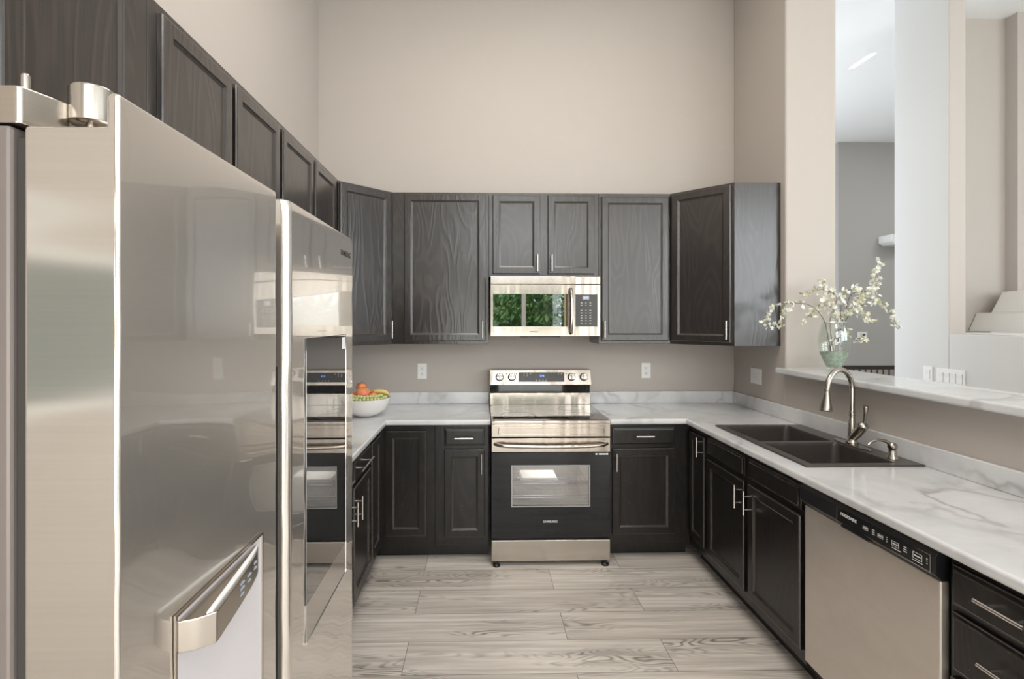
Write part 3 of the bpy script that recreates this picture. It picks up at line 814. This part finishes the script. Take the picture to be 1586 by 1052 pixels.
for kx in (.135, .227, .672, .763):
    Mx = Matrix.Rotation(PI/2-tl_, 4, 'X')
    c0 = onpanel(kx, 1.128)
    bm = NB(); lathe(bm, [(0, 0.0003), (.030, .0003), (.030, .003), (.0265, .005), (.024, .005), (0, .005)], c0, 28, Mx); kb = obj('knob', bm, M_PANEL, cp, smooth=40)
    bm = NB(); lathe(bm, [(.024, .005), (.0235, .022), (.0215, .026), (0, .027)], c0, 28, Mx)
    bm2 = bm; obj('knob_cap', bm, M_CHROME, kb, smooth=40)
    bm = NB(); box(bm, -.0055, .0055, -.021, .021, .0268, .033, .002); bm.transform(Matrix.Translation(c0) @ Mx); obj('grip_bar', bm, M_STEEL, kb)
for x in (.188, .259, .633, .70):
    p = onpanel(x, 1.153, .0006); bm = NB(); box(bm, p.x-.0035, p.x+.0035, p.y-.0004, p.y+.0006, p.z-.0035, p.z+.0035)
    obj('indicator_dot', bm, M_PRINTD, cp)
# booklet lying on the oven rack
bm = NB(); box(bm, .255, .50, RY+.10, RY+.30, .506, .512, .002); box(bm, .262, .495, RY+.11, RY+.29, .512, .520, .002)
tag(obj('paper_manual', bm, mat('manual_paper', (.8, .79, .76), .6)), 'white paper manual lying on the rack inside the oven', 'manual')
light('oven_fill_lamp', 'AREA', (.44, RY+.25, .648), (0, 0, 0), 2.6, (1, .95, .88), .3)  # lamp added in the cavity to brighten the oven window

# ------------------------------------------------------------ microwave
MY = 3.447
t = thing('microwave_oven', 'stainless over-the-range microwave with mirror glass door', 'microwave', (.44, MY, 1.442))
mz = 1.442; H_ = 1.855-mz
def zz_(z): return z-mz
bm = NB(); box(bm, rx0+.002, rx1-.002, .030, W-MY-.002, 0.004, H_-.001); obj('body', bm, M_BLACKP, t)
bm = NB(); box(bm, rx0, rx1, 0, .029, zz_(1.8), H_-.001, .003); obj('vent_strip', bm, M_STEEL, t)
# door with window hole
bm = NB(); grid_plate(bm, [rx0, .079-xo, .600-xo, .6425-xo], [0, zz_(1.508), zz_(1.732), zz_(1.798)], lambda x, y: not (.079-xo < x < .6-xo and zz_(1.508) < y < zz_(1.732)), 0, .028, .002)
FM = Matrix(((1, 0, 0, 0), (0, 0, -1, .028), (0, 1, 0, 0), (0, 0, 0, 1)))
bm.transform(FM); dr = obj('door', bm, M_STEEL, t)
bm = NB(); box(bm, .079-xo, .6-xo, .003, .02, zz_(1.508), zz_(1.732)); obj('window', bm, M_MWGLASS, dr)
bm = NB(); hp = []
for k in range(15):
    s = k/14*2-1; hp.append((.614-xo, -.016-.026*(1-s**4), zz_(1.615)+s*.152))
tube(bm, [(.614-xo, 0, zz_(1.463))]+hp+[(.614-xo, 0, zz_(1.767))], .011, 14); obj('handle', bm, M_STEEL, dr, smooth=50)
text_mesh('SAMSUNG', .013, M_PRINTD, dr, (.36-xo, -.0006, zz_(1.473)), FRONT)
bm = NB(); box(bm, .6435-xo, rx1, 0, .028, 0, zz_(1.798), .002); pc = obj('control_side', bm, M_STEEL, t)
bm = NB(); box(bm, .648-xo, .800-xo, -.0015, -.0002, zz_(1.508), zz_(1.730)); kp = obj('keypad', bm, M_PANEL, pc)
bm = NB()
for r_ in range(9):
    for c_ in range(3):
        if r_ == 2: continue
        x = .690-xo+c_*.030; z = zz_(1.672)-r_*.0175
        box(bm, x-.006+(.002 if c_ == 1 else 0), x+.006-(.002 if c_ == 1 else 0), -.0022, -.0016, z-.0018, z+.0018)
obj('printed_symbols', bm, M_PRINT, kp)
bm = NB(); box(bm, .697-xo, .742-xo, -.0022, -.0016, zz_(1.694), zz_(1.720)); ds = obj('display', bm, mat('lcd_grey', (.35, .38, .45), .3), kp)
text_mesh('2:17', .017, M_CYAN, ds, (.7195-xo, -.0028, zz_(1.707)), FRONT, name='clock_digits')
bm = NB(); box(bm, .27-xo, .55-xo, .04, .33, -.008, .004, .002); obj('underside_vent', bm, M_BLACKP, t)

# ------------------------------------------------------------ dishwasher (faces -X)
t = thing('dishwasher', 'stainless dishwasher with black control strip under the right worktop', 'dishwasher', (1.345, 2.072, 0), HR)
w = .632   # local x 0..w runs toward the camera
bm = NB(); box(bm, .006, w-.006, .03, .58, .10, .872); obj('body', bm, M_BLACKP, t)
bm = NB(); box(bm, .008, w-.004, .001, .030, .135, .785, .006, 3); obj('door_panel', bm, M_DW, t, smooth=40)
bm = NB(); box(bm, .02, w-.02, .06, .5, .002, .10); obj('toe_kick', bm, M_BLACKP, t)
bm = NB()
pr = [(.030, .786), (.004, .786), (-.006, .795), (-.016, .806), (-.016, .858), (-.006, .872), (.030, .872)]
prism(bm, pr, .004, w-.002, 'x', .002); cpn = obj('control_strip', bm, M_BLACKP, t, smooth=30)
bm = NB(); x0, x1 = .225, .617
box(bm, x0, x1, -.0185, -.0158, .807, .858, .001); lb = obj('label_panel', bm, mat('label_black_gloss', (.015, .015, .016), .15), cpn)
bm = NB()
for a, b, c, d2 in ((x0, x1, .8065, .808), (x0, x1, .8570, .8585), (x0, x0+.0015, .808, .857), (x1-.0015, x1, .808, .857)): box(bm, a, b, -.0195, -.0180, c, d2)
obj('silver_outline', bm, M_CHROME, lb)
text_mesh('FRIGIDAIRE', .0155, M_PRINT, lb, (.285, -.0190, .838), FRONT)
bm = NB()
for x, w_, h_ in ((.365, .022, .012), (.43, .022, .012), (.49, .028, .016), (.572, .032, .020)):
    for (a, b, c, d2) in ((x-w_/2, x+w_/2, h_/2-.001, h_/2), (x-w_/2, x+w_/2, -h_/2, -h_/2+.001), (x-w_/2, x-w_/2+.001, -h_/2, h_/2), (x+w_/2-.001, x+w_/2, -h_/2, h_/2)):
        box(bm, a, b, -.0192, -.0184, .833+c, .833+d2)
    box(bm, x-w_*.36, x+w_*.36, -.0192, -.0184, .8315, .835)
for x in (.395, .399, .403, .455, .522, .603):
    for z in (.840, .833, .826): box(bm, x, x+.012 if x in (.522,) else x+.0035, -.0192, -.0184, z, z+.0022)
box(bm, .478, .512, -.0192, -.0184, .8175, .8195); box(bm, .555, .59, -.0192, -.0184, .8165, .818)
obj('printed_symbols', bm, M_PRINT, lb)
bm = NB(); prism(bm, [(.0, .7855), (-.012, .7875), (-.004, .795), (.0, .800)], .235, .37, 'x'); obj('pocket_handle', bm, M_DARKSLOT, cpn)

# ------------------------------------------------------------ refrigerator
FX = -.3605
t = thing('refrigerator', 'large stainless side-by-side refrigerator in the left foreground', 'refrigerator', (-.8, .96, 0))
ox, oy = -.8, .96
def F(bm): bm.transform(Matrix.Translation((-ox, -oy, 0))); return bm
bm = NB(); box(bm, -1.21, -.466, .507, 1.415, .03, 1.746, .004); obj('body', F(bm), M_BODY, t)
bm = NB(); box(bm, -.4655, -.4545, .514, .889, .05, 1.735); box(bm, -.4655, -.4545, .955, 1.408, .05, 1.735); box(bm, -.4655, -.43, .905, .94, .05, 1.735); obj('gasket', F(bm), M_GASKET, t)
bm = NB(); box(bm, -.463, -.40, .52, 1.40, .03, .048); box(bm, -1.19, -.5, .53, 1.39, .001, .029); obj('base_grille', F(bm), M_BLACKP, t)
def fdoor(y0, y1, m, x1=FX, bev=.0045, seg=3):
    bm = NB()
    nz = 150   # the pressed sheet is very slightly wavy along its height
    wav = [(x1-.00055+.00032*math.sin(z*31+y0*9)+.00022*math.sin(z*57.3+1.1), z) for z in (.07+(1.769-.07)*k/nz for k in range(nz+1))]
    prism(bm, [(-.454, .06), (x1-.0006, .06)]+wav+[(x1-.0006, 1.779), (x1-.013, 1.779), (x1-.013, 1.7455), (-.454, 1.7455)], y0, y1, 'y', bev, seg)
    d = obj('door', F(bm), m, t, smooth=40)
    d.data.materials.append(M_FEDGE)
    for p in d.data.polygons:
        if p.normal.y < -.9: p.material_index = 1
    return d
d1 = fdoor(.507, .893, M_FRIDGE1)
def rounded_door(y0, y1, x0, x1, ra, rb, z0, z1, m):
    """far door: near vertical edge softly rounded (ra), far edge tight (rb), sheet slightly wavy in height"""
    bm = NB(); rings = []; nz = 150
    for k in range(nz+1):
        z = z0+(z1-z0)*k/nz; w_ = .00028*math.sin(z*33+2.0)+.0002*math.sin(z*61+.4)
        e = .003 if k in (0, nz) else 0
        xa = x1-.0005+w_-e; pts = [(x0, y0+.001), (x0, y1-.001)]
        for i in range(6): a = PI/2*(1-i/5); pts.append((xa-rb+rb*math.cos(a), y1-rb+rb*math.sin(a)))
        for i in range(13): a = -PI/2*i/12; pts.append((xa-ra+ra*math.cos(a), y0+ra+ra*math.sin(a)))
        rings.append([bm.verts.new((p[0], p[1], z)) for p in pts])
    n = len(rings[0])
    for a, b in zip(rings, rings[1:]):
        for k in range(n): bm.faces.new((a[k], a[(k+1) % n], b[(k+1) % n], b[k]))
    bm.faces.new(rings[0][::-1]); bm.faces.new(rings[-1])
    return obj('door', F(bm), m, t, smooth=40)
d2 = rounded_door(.951, 1.4155, -.454, -.3607, .017, .004, .06, 1.779, M_FRIDGE2)
# recessed handle pocket on the meeting edge of the far door
bm = NB(); box(bm, -.3865, -.3815, .9496, .9515, .25, 1.465); obj('handle_recess', F(bm), M_DARKSLOT, d2)
# hinge cover, barrel, pin
bm = NB(); prism(bm, [(-1.0, .507), (-.461, .507), (-.457, .509), (-.4445, .548), (-.4445, .552), (-.456, .556), (-.456, .63), (-1.0, .63)], 1.7475, 1.785, 'z', .0012); obj('hinge_cover', F(bm), M_STEEL, t)
bm = NB(); lathe(bm, [(0, 1.7665), (.0185, 1.7665), (.0215, 1.769), (.0215, 1.8045), (.020, 1.807), (0, 1.807)], (-.4310, .566, 0), 28)
tube(bm, [(-.431, .566, 1.7462), (-.431, .566, 1.767)], .006, 10); obj('hinge_barrel', F(bm), M_NICKEL, t, smooth=40)
bm = NB(); tube(bm, [(-.476, .535, 1.785), (-.476, .535, 1.807), (-.476, .535, 1.809)], [.0042, .0042, .003], 12); obj('hinge_pin', F(bm), M_NICKEL, t, smooth=40)
# water dispenser on the near door
y0, y1, z0, z1 = .596, .832, .80, 1.205
bm = NB(); fw = .0035
def yz(bm, ys, zs, keep, xa, xb, bev=0):
    grid_plate(bm, ys, zs, keep, 0, xb-xa, bev)
    bm.transform(Matrix(((0, 0, 1, xa), (1, 0, 0, 0), (0, 1, 0, 0), (0, 0, 0, 1)))); return bm
yz(bm, [y0, y0+fw, y1-fw, y1], [z0, z0+fw, z1-fw, z1], lambda y, z: not (y0+fw < y < y1-fw and z0+fw < z < z1-fw), FX+.0002, FX+.003)
dp = obj('dispenser', F(bm), M_STEEL, d1)
bm = NB(); box(bm, FX+.0002, FX+.0012, y0+fw, y1-fw, z0+fw, z1-fw); obj('dispenser_plate', F(bm), M_DISPREC, dp)
def bulge(s): return .037*min(1, s/.10)**.6*max(0.0, 1-max(0, s-.10)/.9)**.42*(1-.12*s)
bm = NB(); pl = []
n = 40
for k in range(n+1):
    s = k/n; y = .600+.205*s
    pl.append((FX+.0012+bulge(s), y))
prism(bm, pl, 1.158, 1.196, 'z', .0015); hd_ = obj('dispenser_hood', F(bm), M_NICKEL, dp, smooth=35)
bm = NB(); pl2 = [(FX+.002+(x-FX-.002)*.86, y) for x, y in pl[3:-1]]
prism(bm, pl2, 1.1962, 1.1985, 'z'); obj('hood_top', F(bm), M_WARMW, dp)
bm = NB()
for k, (yy, zz2, w2) in enumerate(((.705, 1.187, .012), (.705, 1.180, .012), (.704, 1.172, .010), (.735, 1.183, .012), (.735, 1.175, .008), (.765, 1.186, .010), (.765, 1.178, .010))):
    s = (yy-.600)/.205; xx = FX+.0012+bulge(s)
    box(bm, xx-.001, xx+.0012, yy-w2/2, yy+w2/2, zz2-.0012, zz2+.0012)
obj('dispenser_icons', F(bm), emis('dispenser_icon_light', (.8, .9, 1.0), .45), dp)
# touch panel on the far door
bm = NB(); X_ = -.3607
box(bm, X_+.0002, X_+.0025, 1.037, 1.335, .968, 1.515, .0008); hp_ = obj('touch_panel', F(bm), mat('touch_panel_glass', (.01, .01, .011), .012, 0, Coat_Weight=1, Coat_Roughness=.0, Coat_IOR=2.6), d2)
bm = NB(); box(bm, X_+.0002, X_+.0035, 1.335, 1.3395, .89, 1.515); box(bm, X_+.0002, X_+.0035, 1.037, 1.3395, .886, .890); obj('panel_frame', F(bm), M_CHROME, hp_)
bm = NB(); box(bm, X_+.0002, X_+.002, 1.037, 1.335, .890, .967); obj('panel_sill', F(bm), steel('panel_sill_steel', (.62, .6, .57), .16, coat=.5), hp_)
bm = NB(); box(bm, X_+.0026, X_+.0029, 1.30, 1.328, 1.478, 1.508); obj('sticker', F(bm), M_PRINT, hp_)
text_mesh('SAMSUNG', .020, M_PRINTD, d2, (X_+.0006-ox, 1.345-oy, 1.728), (PI/2, 0, PI/2))

# ------------------------------------------------------------ outlets, switches, thermostat
def plate(name, label, cat, loc, rz, w, h, kind):
    t = thing(name, label, cat, loc, rz)
    bm = NB(); box(bm, -w/2, w/2, -.006, -.0003, -h/2, h/2, .002); obj('cover_plate', bm, M_WHITE, t)
    if kind == 'duplex':
        for s in (-1, 1):
            bm = NB(); box(bm, -.017, .017, -.0075, -.0058, s*.0195-.014, s*.0195+.014, .003); so = obj('socket', bm, M_WHITE, t)
            bm = NB()
            for dx in (-.006, .006): box(bm, dx-.0013, dx+.0013, -.0078, -.0074, s*.0195-.002, s*.0195+.008)
            box(bm, -.0025, .0025, -.0078, -.0074, s*.0195-.010, s*.0195-.005)
            obj('slots', bm, M_DARKSLOT, so)
    if kind == 'wide':
        bm = NB(); box(bm, -.040, .030, -.0075, -.0058, -.017, .017, .002); so = obj('socket', bm, M_WHITE, t)
        bm = NB()
        for cx_ in (-.022, .012):
            for dz in (-.006, .006): box(bm, cx_-.004, cx_+.004, -.0079, -.0074, dz-.0012, dz+.0012)
        obj('slots', bm, M_DARKSLOT, so)
    if kind.startswith('switch'):
        n = int(kind[6:]); 
        for k in range(n):
            x = (k-(n-1)/2)*.046
            bm = NB(); prism(bm, [(-.006, -.033), (-.0085, -.033), (-.0072, 0), (-.010, .033), (-.006, .033)], x-.0165, x+.0165, 'x'); obj('rocker', bm, M_WHITE, t)
            bm = NB(); box(bm, x+.0168, x+.0185, -.0064, -.0058, -.033, .033); obj('gap', bm, mat('switch_gap', (.25, .25, .26), .6), t)
    return t
plate('wall_outlet', 'white duplex outlet on the back wall left of the range', 'outlet', (-.453, W, 1.164), 0, .072, .118, 'duplex')
plate('wall_outlet', 'white duplex outlet on the back wall right of the range', 'outlet', (1.268, W, 1.165), 0, .072, .118, 'duplex')
plate('wall_outlet', 'wide white outlet plate on the right wall under the corner cabinet', 'outlet', (R, 3.527, 1.156), HR, .135, .112, 'wide')
plate('light_switch', 'white single light switch beside the four-gang plate', 'light switch', (3.2, 3.528, 1.165), HR, .072, .118, 'switch1')
plate('light_switch', 'white four-gang switch plate on the grey wall beyond the bar', 'light switch', (3.2, 3.355, 1.158), HR, .208, .122, 'switch4')
t = thing('thermostat', 'small white thermostat on the grey wall of the far room', 'thermostat', (5.50, 7.15, 1.34))
bm = NB(); box(bm, -.065, .065, -.028, -.0005, -.045, .045, .006); obj('case', bm, M_WHITE, t)
bm = NB(); box(bm, -.008, .028, -.030, -.0275, -.008, .014); obj('screen', bm, M_DARKSLOT, t)
bm = NB(); prism(bm, [(5.74, 2.66), (5.80, 2.62), (6.4, 2.62), (6.4, 2.76), (5.74, 2.76)], 6.9, 7.148, 'y', .01)
tag(obj('mantel_shelf', bm, M_TRIMW), 'white mantel shelf high on the far room wall', 'shelf')
# railing in the far room
t = thing('stair_railing', 'dark railing with thin balusters seen over the bar ledge', 'railing', (4.4, 5.6, 0))
M_RAIL = mat('dark_railing_wood', (.035, .028, .024), .35)
bm = NB(); box(bm, -.7, .9, -.03, .03, .995, 1.04, .008); obj('handrail', bm, M_RAIL, t)
bm = NB(); box(bm, -.7, .9, -.02, .02, .05, .09); obj('bottom_rail', bm, M_RAIL, t)
for k in range(23):
    bm = NB(); x = -.66+k*.068; box(bm, x-.006, x+.006, -.006, .006, .0905, .9945); obj('baluster', bm, M_RAIL, t)
for x in (-.73, .93):
    bm = NB(); box(bm, x-.03, x+.03, -.03, .03, .001, 1.06, .004); obj('newel_post', bm, M_RAIL, t)
# pale board wall behind the railing (half wall)
bm = NB(); box(bm, 3.7, 5.3, 5.9, 6.0, 0, .995); struct('wall_half', bm, M_WALL)

# stairs
t = thing('staircase', 'cream carpeted stairs climbing behind the grey wall opening', 'stairs', (4.13, 3.2, 1.40))
M_CARPET = mat('cream_carpet', (.70, .655, .59), .9); tc_ = NT(M_CARPET); tc_.bump(tc_.noise(tc_.coord(), 320, 3), .5, .004)
bm = NB(); prism(bm, [(-.005, 0), (.085, .203), (.085, .215), (.345, .215), (.345, 0)], -1.0, .995, 'y', .006, 3); obj('step', bm, M_CARPET, t)
bm = NB(); prism(bm, [(.115, .2155), (.205, .378), (.205, .39), (.345, .39), (.345, .2155)], -1.0, .895, 'y', .006, 3); obj('step', bm, M_CARPET, t)
bm = NB(); box(bm, 3.80, 4.00, 3.86, 3.93, 1.4552, 1.466, .002); tag(obj('floor_register', bm, mat('register_grey', (.22, .22, .21), .5)), 'small dark grey floor vent at the foot of the carpeted stairs', 'vent')

# ------------------------------------------------------------ fruit bowl
BX, BY = -.772, 3.37
t = thing('fruit_bowl', 'round white ceramic bowl full of fruit in the left counter corner', 'bowl', (BX, BY, ZC+.0005))
bm = NB(); lathe(bm, [(0, 0), (.062, 0), (.066, .004), (.10, .018), (.135, .05), (.155, .092), (.163, .122), (.160, .1225), (.150, .093), (.130, .054), (.095, .024), (.05, .012), (0, .011)], seg=48)
obj('bowl_shell', bm, mat('white_ceramic', (.82, .80, .77), .18, Coat_Weight=.5), t, smooth=60)
def fruit_mat(name, c1, c2, sc=6):
    m = mat(name, c1, .35); q = NT(m); q.color(q.ramp(q.noise(q.coord(), sc, 3, .6), [(.4, c1), (.6, c2)])); return m
M_APPLE = fruit_mat('apple_skin', (.48, .03, .02), (.75, .28, .10), 14)
M_PEACH = fruit_mat('peach_skin', (.80, .40, .16), (.72, .20, .10), 11)
M_ORANGE = fruit_mat('orange_skin', (.85, .42, .14), (.90, .50, .2), 20)
M_GRAPE = mat('green_grape_skin', (.50, .53, .24), .25, Subsurface_Weight=.2)
M_BAN = fruit_mat('banana_skin', (.75, .55, .16), (.62, .50, .18), 8)
M_STALK = mat('fruit_stalk', (.12, .08, .04), .7)
def apple(x, y, z, r, m, label, name='apple', cat='apple'):
    t = thing(name, label, cat, (BX+x, BY+y, ZC+z))
    prof = []
    for k in range(17):
        a = PI*k/16; rr_ = r*(math.sin(a))*(1+.04*math.cos(a)); zz3 = -r*.92*math.cos(a)
        if k > 12: zz3 -= r*.10*(k-12)/4*1.6
        prof.append((max(rr_, 0), zz3))
    bm = NB(); lathe(bm, prof, seg=24); obj('flesh', bm, m, t, smooth=0 or 180)
    bm = NB(); tube(bm, [(0, 0, r*.70), (.003, 0, r*1.02)], .0016, 6); obj('stalk', bm, M_STALK, t)
apple(-.012, -.03, .150, .050, M_PEACH, 'large peach-coloured fruit in front of the topmost apple', 'peach', 'peach')
apple(-.035, .03, .188, .036, M_APPLE, 'red apple on top of the pile in the fruit bowl')
apple(.056, -.035, .138, .034, M_APPLE, 'red apple in the bowl between the peach and the banana')
apple(-.098, -.005, .130, .036, M_APPLE, 'red apple at the left side of the bowl, half hidden by the refrigerator')
apple(-.085, -.082, .125, .028, M_ORANGE, 'small orange at the front left rim of the bowl', 'orange', 'orange')
apple(.0, .075, .125, .04, M_PEACH, 'peach-coloured fruit at the back of the bowl', 'peach', 'peach')
t = thing('banana', 'short pale yellow banana lying over the right rim of the bowl', 'banana', (BX+.085, BY+.02, ZC+.145))
bm = NB(); bp = []; br_ = []
for k in range(13):
    a = -1.0+2.0*k/12; bp.append((.075*math.sin(a)*1.0, .01, .045*(math.cos(a)-.75))); br_.append(.017*(1-abs(a)**6*.75))
tube(bm, bp, br_, 12); obj('peel', bm, M_BAN, t, smooth=60)
t = thing('grape_bunch', 'bunch of green grapes along the front rim of the fruit bowl', 'grapes', (BX+.06, BY-.09, ZC+.12))
g0 = None
spots = []
for k in range(24):
    a = -PI/2+(-.55+1.9*(k//2)/11); rad_ = .138 if k % 2 else .112
    spots.append((math.cos(a)*rad_-.06, math.sin(a)*rad_+.09, (.004 if k % 2 else .018)+random.uniform(-.003, .004)))
for p in spots:
    if g0 is None:
        bm = NB(); ball(bm, (0, 0, 0), .0125, 1, 1, 1.12, 2); g0 = obj('grape', bm, M_GRAPE, t, p, smooth=180)
    else:
        c = g0.copy(); COL.objects.link(c); c.parent = t; c.location = p

# ------------------------------------------------------------ vase with blossom branches
VX, VY, VZ = 2.128, 2.985, 1.2502
t = thing('glass_vase', 'clear glass vase with green pebbles on the bar ledge', 'vase', (VX, VY, VZ))
bm = NB(); lathe(bm, [(0, .001), (.040, .001), (.044, .006), (.042, .014), (.058, .05), (.077, .10), (.086, .155), (.085, .20), (.076, .25), (.063, .29), (.060, .2895), (.073, .25), (.082, .20), (.083, .155), (.074, .10), (.055, .05), (.038, .018), (0, .016)], seg=48)
obj('glass_body', bm, M_VASE, t, smooth=60)
M_PEB = mat('green_glass_gravel', (.30, .44, .33), .3, Transmission_Weight=.3); q = NT(M_PEB)
q.color(q.ramp(q.noise(q.coord(), 70, 3, .7), [(.35, (.30, .42, .30)), (.55, (.52, .62, .50)), (.7, (.78, .84, .76))])); q.bump(q.noise(q.coord(), 90, 2), .8, .01)
bm = NB(); lathe(bm, [(0, .018), (.036, .020), (.052, .05), (.070, .098), (.074, .112), (.05, .116), (0, .113)], seg=40); o = obj('gravel_fill', bm, M_PEB, t, smooth=60); o['kind'] = 'stuff'
bm = NB(); lathe(bm, [(.061, .2895), (.0635, .2905), (.0625, .2925), (.060, .292), (.061, .2895)], seg=48); obj('lip', bm, mat('glass_lip', (.85, .9, .9), .05, .4), t, smooth=60)
M_TWIG = mat('twig_bark', (.10, .075, .055), .75)
M_PETAL = mat('ivory_petal', (.82, .78, .62), .6, Subsurface_Weight=.15); q = NT(M_PETAL)
oi = q.n('ShaderNodeObjectInfo'); q.color(q.ramp(oi.outputs['Random'], [(.1, (.86, .84, .78)), (.55, (.84, .81, .70)), (.8, (.76, .71, .54)), (1, (.58, .56, .36))]))
M_BUD = mat('green_bud', (.30, .33, .12), .6)
sc_ = 5.008
def pix(p, dy=0.0):      # branch sketch units to metres around the vase axis
    x = (p[0]-655)/sc_/778*2.985*1.0; z = -(p[1]-925)/sc_/778*2.985
    return Vector((x*1.045, dy, z*1.0))
def blossom_mesh():
    bm = NB()
    for k in range(5):
        a = 2*PI*k/5; ca, sa = math.cos(a), math.sin(a)
        def T(u, v, w): return (ca*u-sa*v, sa*u+ca*v, w)
        vs = [bm.verts.new(T(*c)) for c in ((.001, 0, 0), (.0055, -.0048, .002), (.0115, -.0035, .0048), (.013, 0, .0042), (.0115, .0035, .0048), (.0055, .0048, .002), (.0065, 0, .0005))]
        for i in range(6): bm.faces.new((vs[6], vs[i], vs[(i+1) % 6]))
    ball(bm, (0, 0, .0018), .0022, sub=1)
    me = bpy.data.meshes.new('blossom'); bm.to_mesh(me); bm.free(); me.materials.append(M_PETAL)
    for p in me.polygons: p.use_smooth = True
    return me
BLM = blossom_mesh()
def branch(label, paths, blooms, dy):
    t = thing('blossom_branch', label, 'flowering branch', (VX, VY, VZ))
    bm = NB(); allp = []
    for pi_, (pts, r0, r1, dens) in enumerate(paths):
        P = []
        for k, p in enumerate(pts):
            d0 = dy*min(1.0, max(0.0, (925-p[1]-150)/300.0))
            if k and pi_ == 0: d0 += random.uniform(-.006, .006)
            P.append(pix(p, d0))
        Q = []
        for a, b in zip(P, P[1:]):
            for s in (0, .34, .67): Q.append(a.lerp(b, s))
        Q.append(P[-1])
        for _ in range(2):
            Q = [Q[0]]+[(Q[i-1]+Q[i]*2+Q[i+1])/4 for i in range(1, len(Q)-1)]+[Q[-1]]
        n = len(Q); tube(bm, Q, [r0+(r1-r0)*i/(n-1) for i in range(n)], 7)
        for i in range(n):
            s = i/(n-1)
            if s >= dens[0]: allp.append((Q[i], dens[1]))
    obj('stem', bm, M_TWIG, t, smooth=50)
    tot = sum(w for _, w in allp)
    for k in range(blooms):
        x = random.uniform(0, tot)
        for p, w in allp:
            x -= w
            if x <= 0: break
        o = bpy.data.objects.new('blossom', BLM); COL.objects.link(o); o.parent = t
        o.location = p+Vector((random.gauss(0, .013), random.gauss(0, .013), random.gauss(0, .011)))
        o.rotation_euler = (random.uniform(0, 2.6), random.uniform(-1, 1), random.uniform(0, 6.3))
        s = random.uniform(.75, 1.35); o.scale = (s, s, s)
    return t
branch('long blossom branch arching out of the vase to the left', [
    ([(655, 850), (625, 760), (600, 640), (570, 540), (515, 450), (440, 400), (340, 395), (235, 395), (170, 430), (150, 500), (140, 590)], .0024, .001, (.52, 1.0)),
    ([(330, 395), (270, 440), (235, 510), (225, 570)], .001, .0006, (.2, 1.0)), ([(505, 440), (460, 480), (400, 550)], .0011, .0006, (.1, 1.0))], 78, -.02)
branch('blossom branch reaching right and drooping past the wall edge', [
    ([(640, 850), (615, 745), (680, 640), (745, 550), (800, 460), (860, 415), (960, 395), (1010, 360), (1060, 390), (1090, 450), (1130, 520), (1160, 585)], .0026, .001, (.5, 1.0)),
    ([(820, 430), (880, 470), (930, 515), (985, 560)], .0012, .0006, (.1, 1.5))], 74, .02)
branch('blossom branch with the highest upright tip at the right', [
    ([(665, 860), (700, 660), (770, 480), (800, 400), (810, 350), (850, 310), (930, 295), (1000, 300), (1030, 250), (1010, 190), (1030, 130), (1045, 70)], .0024, .0009, (.5, 1.0)),
    ([(850, 400), (880, 340), (950, 320), (1020, 330)], .0012, .0007, (.2, 1.4))], 84, .045)
branch('blossom branch curling back to the upper left above the vase', [
    ([(660, 860), (640, 700), (635, 600), (650, 500), (690, 420), (712, 360), (690, 320), (640, 300), (580, 280), (500, 310), (440, 350)], .0022, .0009, (.55, 1.0)),
    ([(600, 300), (590, 250), (590, 230)], .001, .0006, (.2, 1.0)), ([(640, 310), (590, 380), (580, 460)], .001, .0006, (.2, 1.0))], 70, .03)
branch('dense upright blossom branch in the middle of the vase', [
    ([(650, 860), (665, 640), (675, 520), (680, 430), (680, 330), (740, 285), (810, 285)], .002, .0009, (.35, 1.0)),
    ([(676, 520), (740, 440), (760, 400)], .0012, .0007, (.1, 1.0)), ([(670, 560), (620, 480), (600, 400)], .0012, .0007, (.1, 1.0))], 86, -.035)
branch('short low blossom twig sticking out right of the vase', [
    ([(660, 860), (700, 700), (745, 610), (800, 680), (850, 695), (885, 685)], .0014, .0007, (.4, 1.0))], 20, -.01)

GROUPS = {'wall_cabinet': 'espresso wall cabinets', 'corner_wall_cabinet': 'angled corner wall cabinets', 'base_cabinet': 'black base cabinets',
          'wall_outlet': 'white wall outlets', 'light_switch': 'switches on the grey wall', 'apple': 'apples in the fruit bowl', 'peach': 'peaches in the fruit bowl',
          'orange': 'oranges in the fruit bowl', 'blossom_branch': 'blossom branches in the vase', 'ceiling_fill_panel': 'added ceiling fill panels',
          'garden_shrub': 'shrubs outside the patio door', 'curtain': 'curtains at the patio door', 'worktop': 'marble-look worktops'}
for o in bpy.data.objects:
    if not o.parent and 'label' in o and 'group' not in o and o.name.split('.')[0] in GROUPS: o['group'] = GROUPS[o.name.split('.')[0]]
